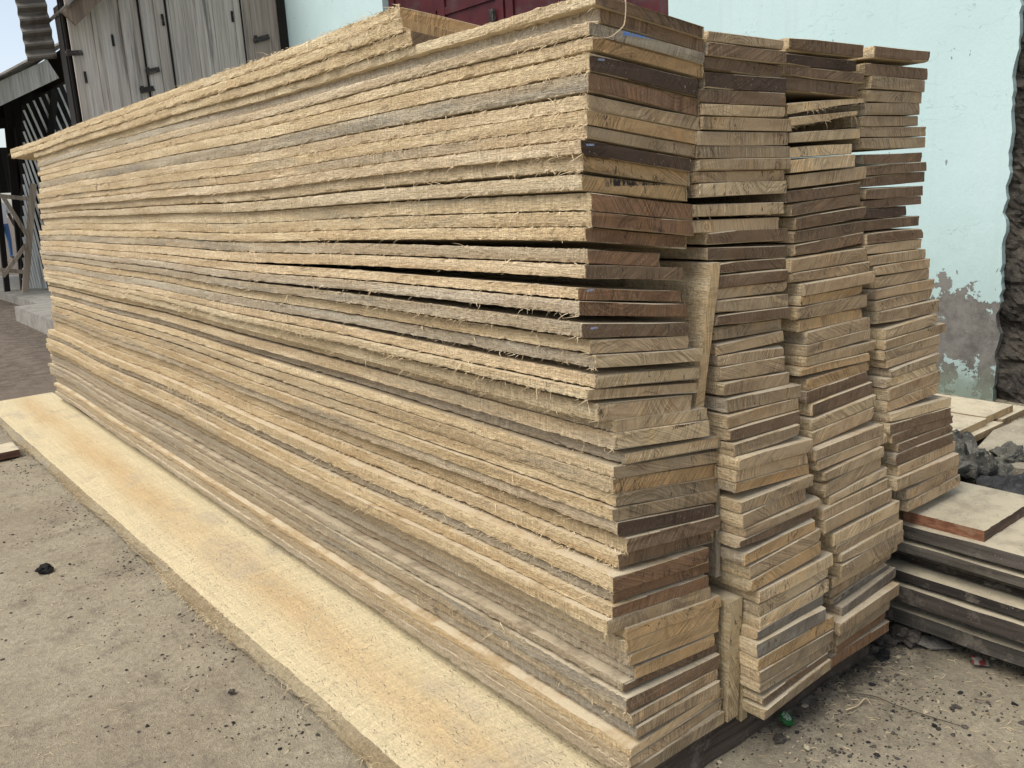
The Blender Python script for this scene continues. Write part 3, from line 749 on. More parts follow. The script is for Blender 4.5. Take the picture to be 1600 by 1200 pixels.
# ---------------------------------------------------------------- plank pile at the right, lying lengthwise
def box_plank(name, lo, hi, end, edge_c, label, top=DTOP, side=DARK, group=None, seg=24, rag=.003, axis=1, endmat=None, cat='plank', sag=0.):
    x0, y0, z0 = lo; x1, y1, z1 = hi; V = []; F = []; mi = []
    a0, a1 = (y0, y1) if axis == 1 else (x0, x1)
    for k in range(seg + 1):
        u = k / seg; a = a0 + (a1 - a0) * u; j = lambda s=1.: random.uniform(-rag, rag) * s
        dz = sag * math.sin(u * 5 + z0 * 20)
        c4 = ((x0, z0), (x1, z0), (x1, z1), (x0, z1)) if axis == 1 else ((y0, z0), (y1, z0), (y1, z1), (y0, z1))
        for (c, z) in c4:
            p = (c + j(), a, z + dz + j(.35)) if axis == 1 else (a, c + j(), z + dz + j(.35))
            V.append(tuple(p[i] - lo[i] for i in range(3)))
    mm = (1, 1, 2, 1)   # bottom, far side, top, near side
    for k in range(seg):
        for q in range(4):
            p = (q + 1) % 4; F.append((k * 4 + q, k * 4 + p, k * 4 + 4 + p, k * 4 + 4 + q)); mi.append(mm[q])
    F += [(3, 2, 1, 0), (seg * 4, seg * 4 + 1, seg * 4 + 2, seg * 4 + 3)]; mi += [0, 0]
    if axis == 0: F = [f[::-1] for f in F]
    o = mesh(name, V, F, [endmat or END, side, top], mi, None, lo)
    plain_attrs(o, end, edge_c, .6); return tag(o, label, cat, group)
GD = 'dark planks stacked at the right'
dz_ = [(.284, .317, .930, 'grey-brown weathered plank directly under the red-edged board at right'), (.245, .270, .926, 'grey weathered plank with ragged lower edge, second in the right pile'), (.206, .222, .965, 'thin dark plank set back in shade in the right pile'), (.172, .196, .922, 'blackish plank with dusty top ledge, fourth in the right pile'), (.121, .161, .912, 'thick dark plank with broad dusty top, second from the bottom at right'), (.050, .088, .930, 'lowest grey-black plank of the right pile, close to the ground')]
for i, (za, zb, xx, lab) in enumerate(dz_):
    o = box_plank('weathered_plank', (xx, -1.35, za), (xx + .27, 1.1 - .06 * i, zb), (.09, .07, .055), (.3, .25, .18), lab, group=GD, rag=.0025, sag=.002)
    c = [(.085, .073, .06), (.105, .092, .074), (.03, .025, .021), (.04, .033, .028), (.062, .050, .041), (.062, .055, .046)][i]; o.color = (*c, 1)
for i, xx in enumerate((-.42, -1.05)):
    o = box_plank('bearer_beam', (.95, xx - .04, -.01), (1.22, xx + .04, .049), (.07, .055, .045), (.2, .17, .13), ['short dark bearer in shadow under the right pile, nearer the tall stacks', 'short dark bearer under the right pile, beyond the picture edge'][i], cat='beam', axis=0, seg=6); o.color = (.07, .055, .045, 1)
def mat_red_end():
    s = Sh('reddish_sawn_wood', .85); P = s.co()
    n = s.noise(stretch(s, P, 8., 30., 160.), 1., 4., .65); f = s.noise(P, 300., 2., .7)
    c = s.mix(s.ramp(n, .3, .7), (.13, .055, .03), (.26, .125, .07))
    c = s.mix(s.math('MULTIPLY', s.ramp(s.noise(P, 26., 3.), .54, .66), .5), c, (.28, .18, .11))
    return s.done(s.mul(c, s.math('MULTIPLY_ADD', s.math('SUBTRACT', f, .5), .5, 1.)), s.bump(n, .0015, .6))
o = box_plank('reddish_board', (.952, -.246, .3185), (1.25, -.05, .347), (.3, .15, .08), (.3, .2, .12), 'short board with red-brown cut edge and dusty top on the right pile', axis=0, endmat=mat_red_end(), cat='board', rag=.0015); o.color = (.10, .065, .045, 1)
# planks lying further back by the wall
GF = 'planks lying by the wall'
for i, (lo, hi, lab) in enumerate([((2.33, .44, .131), (2.575, 3.4, .158), 'sawdust-covered plank by the wall, upper left one of the far group'), ((2.59, .45, .131), (2.85, 3.4, .160), 'sawdust-covered plank nearest the wall in the upper far layer'), ((2.40, .41, .10), (2.66, 3.2, .1285), 'far group plank underneath, with clean tan end beside the slab'), ((2.70, .43, .10), (2.97, 3.2, .1285), 'far group plank underneath, with chipped end closest to the wall')]):
    o = box_plank('offcut_plank', lo, hi, (.40, .29, .16), (.40, .31, .19), lab, group=GF, side=EDGE, top=DTOP)
for i, (y, lab) in enumerate([(.75, 'rough block propping the far planks near their front ends'), (2.6, 'rough block propping the far planks behind the stacks')]):
    b = MB(); b.box((2.62, y, .04), (.62, .12, .118), jit=.012); o = b.obj('prop_block', [DARK], None, (2.62, y, 0)); o.color = (.12, .11, .10, 1); tag(o, lab, 'block')
# broken concrete and dark stones
def mat_conc(name, a, b_, dust=.5):
    s = Sh(name, .95); P = s.co(); n = s.noise(P, 7., 5., .65); f = s.noise(P, 70., 4., .7); v = s.noise(P, 240., 2.)
    c = s.mix(s.ramp(n, .35, .65), a, b_); c = s.mix(s.math('MULTIPLY', s.ramp(f, .56, .66), dust), c, tuple(min(.7, x * 1.6) for x in b_))
    c = s.mul(c, s.math('MULTIPLY_ADD', s.math('SUBTRACT', v, .5), .8, 1.))
    return s.done(c, s.bump(s.math('ADD', n, f), .008, .8))
CONC = mat_conc('broken_concrete', (.27, .235, .175), (.37, .325, .24))
MOSS = mat_conc('mossy_dark_stone', (.05, .048, .04), (.17, .16, .13), .85)
TARM = mat_conc('black_gravel', (.030, .030, .030), (.07, .069, .067), .8)
b = MB(); P2 = [(2.10, .13), (2.25, .34), (2.55, .40), (3.2, .36), (3.2, -.1), (2.55, -.25), (2.2, -.05)]
V = [(x + random.uniform(-.02, .02), y, .0) for x, y in P2] + [(x, y, .125 + random.uniform(-.006, .006)) for x, y in P2]; k = len(P2)
b.add(V, [tuple(range(k, 2 * k))[::-1]] + [(i, (i + 1) % k, k + (i + 1) % k, k + i) for i in range(k)])
tag(b.obj('concrete_slab', CONC, None, (2.4, .1, 0)), 'broken flat concrete slab dusted with sawdust, beyond the red-edged board', 'slab')
for i, (c, r, sq, lab) in enumerate([((1.99, .275, .09), .12, (1.2, .8, .95), 'dark mossy rock between the tall stacks and the broken slab'), ((2.14, .40, .09), .09, (1.1, 1, 1.0), 'smaller mossy stone behind the dark mossy rock')]):
    b = MB(); b.rock(c, r, sq, 4, .62, seed=i + 2); tag(b.obj('mossy_rock', MOSS, None, (c[0], c[1], 0), smooth=False), lab, 'rock')
b = MB(); b.rock((1.88, .03, .03), .23, (.8, .75, .60), 4, .25, seed=9); tag(b.obj('gravel_heap', TARM, None, (1.85, .03, 0)), 'low heap of black gritty gravel in front of the broken slab', 'gravel heap')

for i, (x, y, z, r, lab) in enumerate([(2.20, .20, .13, .05, 'small dark rubble lump lying on the broken slab near the mossy rock'), (2.02, .16, .10, .06, 'dark rubble lump wedged between the gravel heap and mossy rock'), (1.78, .22, .05, .07, 'dark rubble lump at the foot of the mossy rock, beside the stacks')]):
    b = MB(); b.rock((x, y, z), r, (1.3, 1, .7), 3, .5, seed=i + 40); tag(b.obj('rubble_lump', MOSS, None, (x, y, 0)), lab, 'rubble')
# ---------------------------------------------------------------- turquoise building
def mat_wall():
    s = Sh('turquoise_wall_paint', .8); P = s.co(); X, Y, Z = s.xyz(P)
    a = s.noise(P, 1.3, 5., .6); b_ = s.noise(P, 9., 6., .7); f = s.noise(P, 60., 4., .7)
    c = s.mix(s.ramp(a, .3, .7), (.435, .565, .555), (.475, .60, .59))
    # water marks and chalky fading towards the foot
    st = s.noise(s.vm('ADD', stretch(s, P, 1., 5., .9), (2, 2, 2)), 1.6, 5., .65)
    c = s.mix(s.math('MULTIPLY', s.ramp(st, .55, .75), .16), c, (.42, .56, .53))
    drip = s.noise(s.comb(0., s.math('MULTIPLY', Y, 14.), s.math('MULTIPLY', Z, .7)), 1., 4., .6)
    c = s.mix(s.math('MULTIPLY', s.ramp(drip, .54, .72), .22), c, (.40, .47, .43))
    low = s.ramp(s.math('ADD', Z, s.math('MULTIPLY', b_, .6)), .65, 1.35, 1., 0.)
    c = s.mix(s.math('MULTIPLY', low, .75), c, (.36, .47, .45))
    # flaked plaster at the bottom: grey render with remnants of paint
    fl = s.ramp(s.math('MULTIPLY_ADD', s.math('SUBTRACT', b_, .5), .9, s.math('SUBTRACT', .56, Z)), .0, .02)
    rem = s.ramp(s.math('ADD', s.noise(s.vm('ADD', P, (1, 4, 7)), 8., 5., .7), s.ramp(Z, .30, .02, .0, .14)), .615, .64)
    fl2 = s.math('MULTIPLY', fl, s.math('SUBTRACT', 1., s.math('MULTIPLY', rem, .9)))
    g = s.mix(s.ramp(b_, .35, .65), (.105, .098, .085), (.19, .178, .16))
    c = s.mix(fl2, c, g)
    dirt = s.ramp(s.math('SUBTRACT', Z, s.math('MULTIPLY', b_, .25)), -.12, .10, 1., 0.)
    c = s.mix(s.math('MULTIPLY', dirt, .8), c, (.16, .19, .14))
    # hairline cracks and small chips
    cn = s.noise(s.vm('ADD', stretch(s, P, 1., 1., 2.2), (6, 1, 3)), 1.9, 4., .6)
    ck = s.math('MULTIPLY', s.ramp(s.math('ABSOLUTE', s.math('SUBTRACT', cn, .5)), .0, .0035, 1., 0.), s.ramp(s.noise(P, 2.3, 2.), .50, .58))
    c = s.mix(s.math('MULTIPLY', ck, .42), c, (.2, .27, .26))
    ch = s.math('MULTIPLY', s.ramp(s.noise(stretch(s, P, 1., 1., .6), 26., 2.), .72, .74), 1.)
    c = s.mix(s.math('MULTIPLY', ch, .8), c, (.16, .17, .16))
    c = s.mul(c, s.math('MULTIPLY_ADD', s.math('SUBTRACT', f, .5), .12, 1.))
    return s.done(c, s.bump(s.math('ADD', s.math('MULTIPLY', b_, .6), s.math('SUBTRACT', s.math('MULTIPLY', f, .3), fl2)), .006, .5))
WX = 3.5
bld = empty('turquoise_building', (WX, .8, 0), 'turquoise painted rendered building with red metal doors behind the pile', 'building')
b = MB(); zz = np.linspace(-.1, 4.6, 150)
ye = [.80 + .030 * mnoise.noise(Vector((0, 0, z * 3))) + .022 * mnoise.noise(Vector((3, 0, z * 11))) + .012 * mnoise.noise(Vector((3, 5, z * 40))) for z in zz]
V = []; F = []
for z, y in zip(zz, ye): V += [(WX, y, z), (WX, 2.93, z), (WX + .05, y + .004, z)]
for k in range(len(zz) - 1): F += [(k * 3, k * 3 + 3, k * 3 + 4, k * 3 + 1), (k * 3, k * 3 + 2, k * 3 + 5, k * 3 + 3)]
b.add(V, F)
for (ya, yb, za, zb) in ((2.93, 6.41, 3.2, 4.6), (6.41, 16, -.1, 4.6)): b.add([(WX, ya, za), (WX, yb, za), (WX, yb, zb), (WX, ya, zb)], [(0, 3, 2, 1)])
for (y_, ) in ((2.93,), (6.41,)): b.add([(WX, y_, -.1), (WX + .12, y_, -.1), (WX + .12, y_, 3.2), (WX, y_, 3.2)], [(0, 1, 2, 3) if y_ < 4 else (3, 2, 1, 0)])
b.add([(WX, 2.93, 3.2), (WX, 6.41, 3.2), (WX + .12, 6.41, 3.2), (WX + .12, 2.93, 3.2)], [(0, 1, 2, 3)])
b.add([(WX + .3, .82, 4.6), (WX + .3, 16, 4.6), (WX, 16, 4.6), (WX, .82, 4.6)], [(0, 1, 2, 3)])
b.obj('wall', mat_wall(), bld, None).location = (-WX + 0, 0, 0)
bld.children[0].location = (-WX, -.8, 0)
def mat_door():
    s = Sh('dark_red_metal_paint', .5); P = s.co(); n = s.noise(P, 5., 5., .65); g = s.noise(s.vm('ADD', P, (2, 0, 1)), 2.2, 4., .6)
    c = s.mix(s.ramp(n, .35, .65), (.045, .007, .009), (.070, .011, .013)); c = s.mix(s.math('MULTIPLY', s.ramp(g, .55, .66), .6), c, (.06, .042, .04))
    return s.done(c, s.bump(n, .003, .4))
DOOR = mat_door()
for (ya, yb) in ((2.95, 4.66), (4.68, 6.39)):
    b = MB(); b.box((WX + .085, (ya + yb) / 2, 1.6), (.03, yb - ya, 3.18))
    for y in (ya + .05, (ya + yb) / 2, yb - .05): b.box((WX + .062, y, 1.6), (.02, .09, 3.1))
    for z in (.1, .75, 1.4, 2.05, 2.7, 3.1):
        for q in range(2): b.box((WX + .064, ya + .095 + (yb - ya) * (q + .5) / 2 - .048, z), (.018, (yb - ya) / 2 - .1, .06))
    d = b.obj('door', DOOR, bld, None); d.location = (-WX, -.8, 0)
    if ya < 3:
        b = MB(); b.box((WX + .03, 4.8, 2.52), (.03, .05, .14)); b.box((WX + .02, 4.8, 2.46), (.04, .07, .06)); h = b.obj('hasp', [DARK], d); h.color = (.03, .028, .028, 1)
# ragged unplastered masonry past the end of the plaster
def rough_panel(y0, y1, z0, z1, x, ny, nz, amp):
    V = []; F = []
    for j in range(nz + 1):
        for i in range(ny + 1):
            y = y0 + (y1 - y0) * i / ny; z = z0 + (z1 - z0) * j / nz; p = Vector((y * 5, z * 5, 2))
            V.append((x - amp * (mnoise.noise(p) + .6 * mnoise.noise(p * 2.7) + .45 * mnoise.noise(p * 7) + .25 * mnoise.noise(p * 17)), y, z))
    for j in range(nz):
        for i in range(ny): a = j * (ny + 1) + i; F.append((a, a + ny + 1, a + ny + 2, a + 1))
    return V, F
b = MB(); b.add(*rough_panel(-.8, .83, -.1, 4.6, WX + .05, 90, 260, .045)); b.add([(WX + .06, -.8, -.1), (WX + .9, -.8, -.1), (WX + .9, -.8, 4.6), (WX + .06, -.8, 4.6)], [(0, 1, 2, 3)])
o = b.obj('masonry_jamb', mat_conc('bare_dark_masonry', (.022, .019, .016), (.075, .065, .052), .5), bld, None); o.location = (-WX, -.8, 0)

# ---------------------------------------------------------------- wooden shed behind the far end
def mat_shed(name, a, b_, dark=(.10, .085, .07)):
    s = Sh(name, .9); P = s.co(); X, Y, Z = s.xyz(P)
    cell = s.n.new('ShaderNodeTexWhiteNoise'); cell.noise_dimensions = '1D'; s.lk(s.math('FLOOR', s.math('MULTIPLY', X, 9.7)), cell.inputs['W'])
    cv = cell.outputs[0]
    c = s.mix(cv, a, b_)
    g = s.noise(s.comb(s.math('MULTIPLY', X, 55.), Y, s.math('MULTIPLY_ADD', Z, 1.6, s.math('MULTIPLY', cv, 20.))), 1., 5., .65)
    c = s.mul(c, s.math('MULTIPLY_ADD', s.ramp(g, .3, .7), .45, .72))
    st = s.noise(s.comb(s.math('MULTIPLY', X, 16.), Y, s.math('MULTIPLY', Z, .8)), 1., 4., .6)
    c = s.mix(s.math('MULTIPLY', s.ramp(st, .56, .70), .65), c, dark)
    return s.done(c, s.bump(g, .003, .6))
SHW = mat_shed('weathered_shed_boards', (.42, .37, .315), (.54, .49, .43)); OLD = mat_shed('old_grey_timber', (.38, .35, .305), (.50, .465, .41))
BLK = mat_shed('dark_timber_and_shade', (.012, .0105, .009), (.028, .024, .02), (.01, .009, .008))  # near-black for dark posts, also painted shade in gaps and interiors
SY = 8.5
shed = empty('wooden_shed', (1.25, SY, .17), 'pale weathered vertical-board shed with strap hinges behind the far end', 'shed')
def part(b, name, mat, parent=shed, col=None):
    o = b.obj(name, mat, parent, None); o.location = -Vector(parent.location) if parent.parent is None else (0, 0, 0)
    if col: o.color = (*col, 1)
    return o
b = MB(); x = 1.25; k = 0
wds = [.12, .10, .16, .11, .09, .12, .13, .16, .15, .10, .12, .08, .13, .10, .10, .13]
while x < 3.0:
    w_ = wds[k % 16]; b.box((x + w_ / 2, SY + random.uniform(-.006, .006), 1.95), (w_ - .0035, .024, 3.6), jit=.0015); x += w_; k += 1
part(b, 'board_wall', SHW)
b = MB(); x = 3.0
for w_ in (.11, .12, .09, .10): b.box((x + w_ / 2, SY + .01 + random.uniform(-.006, .006), 1.95), (w_ - .004, .024, 3.6), jit=.002); x += w_
part(b, 'end_boards', mat_shed('brownish_shed_boards', (.25, .205, .165), (.36, .30, .25)))
b = MB(); b.box((2.3, SY + .05, 1.9), (2.2, .02, 3.5)); part(b, 'inner_lining', BLK)
b = MB(); b.box((1.225, SY + .16, 1.9), (.02, .28, 2.5)); part(b, 'added_dark_board', BLK)  # dark board added to fill the dark region beside the boards
b = MB(); b.box((3.455, SY - .01, 1.95), (.075, .10, 3.7)); part(b, 'corner_post', BLK)
for (x, z, w_, h, r) in ((1.265, 2.692, .15, .045, .1), (1.985, 2.552, .14, .05, .25), (1.902, 2.37, .14, .05, .2), (3.195, 2.924, .19, .05, .3)):
    b = MB(); b.box((x, SY - .024, z), (w_, .014, h), Matrix.Rotation(-r, 3, 'Y'), jit=.003); b.box((x - w_ * .35, SY - .03, z), (.03, .02, h * 1.2)); part(b, 'strap_hinge', [DARK], col=(.05, .045, .042))
for (x, z) in ((1.642, 2.828), (1.335, 2.471), (2.157, 3.052), (2.898, 3.133)):
    b = MB(); b.box((x, SY - .018, z), (.022, .012, .11), jit=.002); part(b, 'bolt_slot', [DARK], col=(.02, .02, .02))  # dark raised blocks standing in for narrow slits in the boards
for xx in (1.93, 2.20, 3.0):
    b = MB(); b.box((xx, SY - .0145, 2.0), (.017, .006, 3.5), jit=.003); part(b, 'door_gap_strip', BLK)
b = MB(); b.bar((1.21, SY - .25, 2.955), (2.6, SY - .25, 4.26), .05, .15); part(b, 'rafter', mat_shed('brown_rafter', (.20, .15, .11), (.25, .19, .14)))
def corrugated(p0, p1, q0, waves, amp, nrm):
    """sheet spanned by p0->p1 (along which it is corrugated) and p0->q0"""
    p0, p1, q0, nrm = Vector(p0), Vector(p1), Vector(q0), Vector(nrm); n = waves * 6; V = []; F = []
    for i in range(n + 1):
        u = i / n; o = nrm * (amp * math.sin(u * waves * 2 * math.pi))
        V += [p0 + (p1 - p0) * u + o, p0 + (p1 - p0) * u + (q0 - p0) + o]
    for i in range(n): F.append((2 * i, 2 * i + 1, 2 * i + 3, 2 * i + 2))
    return V, F
def mat_metal(name, a, b_, rust):
    s = Sh(name, .65); P = s.co(); n = s.noise(P, 3., 5., .7); m_ = s.noise(stretch(s, P, 3., 3., 12.), 1., 4., .6)
    c = s.mix(s.ramp(m_, .3, .7), a, b_); c = s.mix(s.math('MULTIPLY', s.ramp(n, .48, .62), .7), c, rust)
    return s.done(c, s.bump(n, .002, .4))
TIN = mat_metal('rusty_corrugated_iron', (.11, .098, .08), (.19, .17, .14), (.06, .043, .032))
b = MB(); b.add(*corrugated((1.20, SY - .35, 3.06), (1.20, SY + .5, 3.06), (2.8, SY - .35, 4.56), 26, .018, (-.6, 0, .7))); part(b, 'roof', TIN)
# hanging sheet of corrugated iron left of the shed
b = MB(); b.add(*corrugated((.93, 8.9, 2.66), (.90, 8.9, 3.7), (1.20, 8.9, 2.70), 9, .02, (0, -1, 0)))
b.add(*corrugated((.93, 8.905, 2.66), (.90, 8.905, 3.7), (1.20, 8.905, 2.70), 9, .02, (0, -1, 0)))
tag(b.obj('corrugated_sheet', TIN, None, (.93, 8.9, 2.66)), 'hanging sheet of rusty corrugated iron beside the shed eave', 'metal sheet')
# open lean-to with dark interior further left
lt = empty('open_lean_to', (.6, 12, .12), 'dark open lean-to with pale sloping verge board at the far left', 'lean-to')
b = MB(); b.bar((.0, 12, 2.14), (1.84, 12, 3.03), .04, .25); part(b, 'verge_board', OLD, lt)
b = MB(); b.add(*corrugated((1.98, 11.9, 3.33), (1.98, 17.5, 3.33), (-.1, 11.9, 2.18), 34, .03, (-.5, 0, .85))); b.add(*corrugated((1.98, 11.9, 3.345), (1.98, 17.5, 3.345), (-.1, 11.9, 2.195), 34, .03, (-.5, 0, .85))); part(b, 'roof', TIN, lt)
for (a, c2, w_) in (((1.50, 13.4, 3.0), (1.29, 13.4, .1), .10), ((1.26, 13.5, 2.7), (1.08, 13.5, .1), .07), ((.35, 13.4, 2.4), (.25, 13.4, .1), .1)):
    b = MB(); b.bar(a, c2, w_, .09, up=(0, 1, 0)); part(b, 'post', BLK, lt)
b = MB(); b.add([(.1, 13.5, 2.30), (2.9, 13.5, 2.62), (2.9, 13.5, 3.7), (2.1, 13.5, 3.36), (.1, 13.5, 2.26)], [(0, 1, 2, 3, 4)]); b.add([(2.0, 12.05, 2.9), (2.0, 13.5, 2.9), (2.0, 13.5, 3.3), (2.0, 12.05, 3.3)], [(0, 1, 2, 3)]); part(b, 'shade_infill', BLK, lt)  # added dark sheets painting the shade under the roof
b = MB(); b.bar((.0, 13.4, 2.36), (2.5, 13.4, 2.56), .06, .14); part(b, 'tie_beam', BLK, lt)
b = MB(); b.box((3.35, 17.4, 1.6), (2.4, .05, 3.0)); b.box((1.5, 17.4, 2.0), (1.4, .05, .8)); part(b, 'back_wall', BLK, lt)  # near-black sheets painting the unlit depth of the interior
# leaning lattice panel of pale slats
A = [Vector(p) for p in ((1.617, 13, 2.672), (2.434, 13, 3.094), (1.526, 13, .145), (1.207, 13, .172))]
def P4(s_, t_): return (A[3] * (1 - s_) + A[2] * s_) * (1 - t_) + (A[0] * (1 - s_) + A[1] * s_) * t_
lat = empty('lattice_panel', (1.207, 13, .12), 'tall pale slatted lattice panel standing by the dark lean-to', 'lattice panel')
b = MB(); nsl = 27
for k in range(nsl):
    t0 = -.55 + 1.55 * k / nsl; ta, tb = t0 + .55, t0
    sa, sb = 0., 1.
    if ta > 1: sa = (ta - 1) / .55; ta = 1
    if tb < 0: sb = 1 - (0 - tb) / .55; tb = 0
    if sb - sa < .03: continue
    b.bar(P4(sa, ta), P4(sb, tb), .027, .014, up=(0, 1, 0))
part(b, 'slats', mat_shed('pale_slats', (.60, .585, .56), (.72, .70, .68)), lat)
b = MB(); b.bar(P4(0, 0) + Vector((0, .03, 0)), P4(0, 1) + Vector((0, .03, 0)), .05, .04, up=(0, 1, 0)); b.bar(P4(1, 0) + Vector((0, .03, 0)), P4(1, 1) + Vector((0, .03, 0)), .05, .04, up=(0, 1, 0)); b.bar(P4(.52, .35) + Vector((0, -.03, 0)), P4(.52, 1) + Vector((0, -.03, 0)), .09, .03, up=(0, 1, 0)); part(b, 'frame', BLK, lat)
b = MB(); b.add([P4(.02, .0) + Vector((0, .12, 0)), P4(.98, .0) + Vector((0, .12, 0)), P4(.98, .62) + Vector((0, .12, 0)), P4(.02, .62) + Vector((0, .12, 0))], [(0, 1, 2, 3)]); b.box((1.75, 13.2, 1.3), (.5, .02, 2.3)); part(b, 'shade_backing', BLK, lat)  # near-black sheet painting the dark interior behind the slats
# timber trestle
tr = empty('timber_trestle', (1.16, 12.6, .115), 'rough timber trestle frame standing in front of the lean-to', 'trestle')
BRN = mat_shed('brown_rough_timber', (.27, .21, .155), (.36, .29, .22))
for nm, a, c2, w_ in (('post', (1.852, 14.5, 1.66), (1.471, 14.5, .0), .085), ('rail', (1.0, 14.5, 1.56), (1.76, 14.5, 1.43), .06), ('rail', (.8, 14.5, .47), (1.50, 14.5, .32), .06), ('brace', (1.40, 14.47, 1.48), (1.64, 14.47, .87), .055), ('brace', (1.60, 14.47, .74), (1.20, 14.47, .28), .055), ('post', (.95, 14.5, 1.57), (.70, 14.5, .0), .085)):
    a, c2 = [tuple(o_ + (q - o_) * .878 for q, o_ in zip(v, (CX, CY, CZ))) for v in (a, c2)]
    b = MB(); b.bar(a, c2, w_ * .9, w_ * .75, up=(0, 1, 0)); part(b, nm, BRN, tr)
# concrete steps
STEP = mat_conc('worn_concrete', (.185, .17, .145), (.27, .25, .215), .3)
for lo, hi, lab in (((.66, 7.4, -.1), (3.46, 10.45, .165), 'low concrete veranda step under the shed, nearer one'), ((1.0, 10.46, -.1), (4.5, 17.5, .115), 'concrete floor slab under the lattice panel, farther one')):
    b = MB(); b.box([(l + h) / 2 for l, h in zip(lo, hi)], [h - l for l, h in zip(lo, hi)], jit=.012); tag(b.obj('concrete_step', STEP, None, (lo[0], lo[1], 0)), lab, 'step')
# small board at the left edge
o = box_plank('loose_board', (-1.5, 3.86, .0), (-.43, 4.06, .036), (.13, .06, .04), (.3, .2, .12), 'short reddish-brown board lying on the ground at the left edge', axis=0, cat='board', top=DTOP, side=DARK); o.color = (.12, .065, .045, 1)
# ---------------------------------------------------------------- person far away
def person():
    me = bpy.data.meshes.new('person'); v = [(0, 0, .92), (0, 0, 1.15), (0, 0, 1.38), (0, 0, 1.50), (0, -.02, 1.62), (0, -.01, 1.72),
         (.10, 0, .90), (.12, -.02, .48), (.13, .02, .07), (.14, -.14, .03), (-.10, 0, .90), (-.12, -.03, .48), (-.14, .03, .07), (-.15, -.13, .03),
         (.19, 0, 1.40), (.26, -.02, 1.12), (.24, -.14, .90), (.23, -.20, .82), (-.19, 0, 1.40), (-.27, 0, 1.12), (-.26, -.10, .88), (-.25, -.15, .80)]
    e = [(0, 1), (1, 2), (2, 3), (3, 4), (4, 5), (0, 6), (6, 7), (7, 8), (8, 9), (0, 10), (10, 11), (11, 12), (12, 13), (2, 14), (14, 15), (15, 16), (16, 17), (2, 18), (18, 19), (19, 20), (20, 21)]
    r = [.14, .135, .15, .06, .085, .08, .10, .065, .045, .035, .10, .065, .045, .035, .065, .048, .036, .03, .065, .048, .036, .03]
    me.from_pydata(v, e, []); o = bpy.data.objects.new('person', me); COL.objects.link(o)
    md = o.modifiers.new('skin', 'SKIN'); sv = me.skin_vertices[0].data
    for i, q in enumerate(r): sv[i].radius = (q, q * .8); sv[i].use_root = (i == 0)
    sb = o.modifiers.new('subdivision', 'SUBSURF'); sb.levels = sb.render_levels = 2
    s = Sh('clothed_figure', .8); X, Y, Z = s.xyz(s.co()); ax = s.math('ABSOLUTE', X)
    c = s.mix(s.math('GREATER_THAN', Z, .93), (.07, .14, .27), (.62, .60, .56))
    c = s.mix(s.math('GREATER_THAN', Z, 1.50), c, (.07, .04, .028))
    c = s.mix(s.math('MULTIPLY', s.math('GREATER_THAN', ax, .205), s.math('LESS_THAN', Z, 1.2)), c, (.07, .04, .028))
    c = s.mix(s.math('LESS_THAN', Z, .075), c, (.03, .025, .02))
    o.data.materials.append(s.done(c)); o.location = (3.02, 25.5, .06); o.rotation_euler.z = .5
    tag(o, 'distant person in white top and blue jeans at the left edge', 'person')
    b = MB(); b.rock((0, .01, 1.69), .098, (.95, 1.0, .95), 2, .12, seed=4); h = b.obj('hair', mat_conc('black_hair', (.012, .01, .01), (.02, .018, .016), .1), o)
    b = MB()
    for sx in (-.033, .033): b.rock((sx, -.085, 1.645), .012, (1, .6, .8), 1, 0)
    b.rock((0, -.098, 1.615), .016, (.8, .8, 1), 1, .1); b.rock((0, -.088, 1.575), .02, (1.2, .5, .4), 1, 0); b.obj('face_features', mat_conc('dark_skin', (.035, .02, .014), (.05, .03, .02), .1), o)
person()
# ---------------------------------------------------------------- small things on the ground
STN = mat_conc('dark_pebble', (.045, .038, .032), (.10, .085, .07), .4); CHAR = mat_conc('charcoal', (.012, .012, .012), (.028, .027, .026), .2)
for i, (x, y, r, mt, nm, lab) in enumerate([(-.651, 2.14, .019, CHAR, 'charcoal_lump', 'black charcoal lump on the sandy ground at far left'), (-.458, .938, .008, STN, 'stone', 'small dark stone on the ground near the middle of the long yellow plank'), (-.357, 2.214, .010, STN, 'stone', 'small dark stone close beside the far half of the long yellow plank'), (.943, -.075, .034, STN, 'stone', 'rounded grey stone in the corner between stacks and right pile'), (.895, -.045, .022, STN, 'stone', 'smaller dark stone half hidden in the corner by the right pile'), (.825, -.079, .014, CHAR, 'stone', 'single black stone at the foot of the third stack'), (.357, -.10, .011, STN, 'stone', 'flat dark brown chip near the green bottle cap')]):
    b = MB(); b.rock((x, y, r * .45), r, (1.2, 1, .75), 2, .4, seed=i + 20); tag(b.obj(nm, mt, None, (x, y, 0)), lab, 'stone' if nm == 'stone' else 'charcoal')
def shard(c, pts, th, rot, mat, name, lab, cat):
    b = MB(); k = len(pts); V = [Vector((x, y, 0)) for x, y in pts] + [Vector((x, y, th)) for x, y in pts]; V = [rot @ p + Vector(c) for p in V]
    b.add(V, [tuple(range(k))[::-1], tuple(range(k, 2 * k))] + [(i, (i + 1) % k, k + (i + 1) % k, k + i) for i in range(k)]); return tag(b.obj(name, mat, None, c), lab, cat)
shard((.965, -.125, .004), [(-.05, -.01), (.0, -.028), (.06, -.006), (.02, .02), (-.03, .018)], .006, Matrix.Rotation(.25, 3, 'X') @ Matrix.Rotation(-.9, 3, 'Z'), mat_conc('grey_bark', (.14, .13, .11), (.20, .185, .16), .3), 'bark_flake', 'flat pointed grey bark flake beside the rounded stone', 'bark')
s = Sh('litter_paper', .6); X, Y, Z = s.xyz(s.co()); lit = s.done(s.mix(s.math('GREATER_THAN', s.noise(s.co(), 45., 1.), .52), (.20, .185, .165), (.13, .03, .025)))  # white and red dulled to paint in the shadow over the scrap
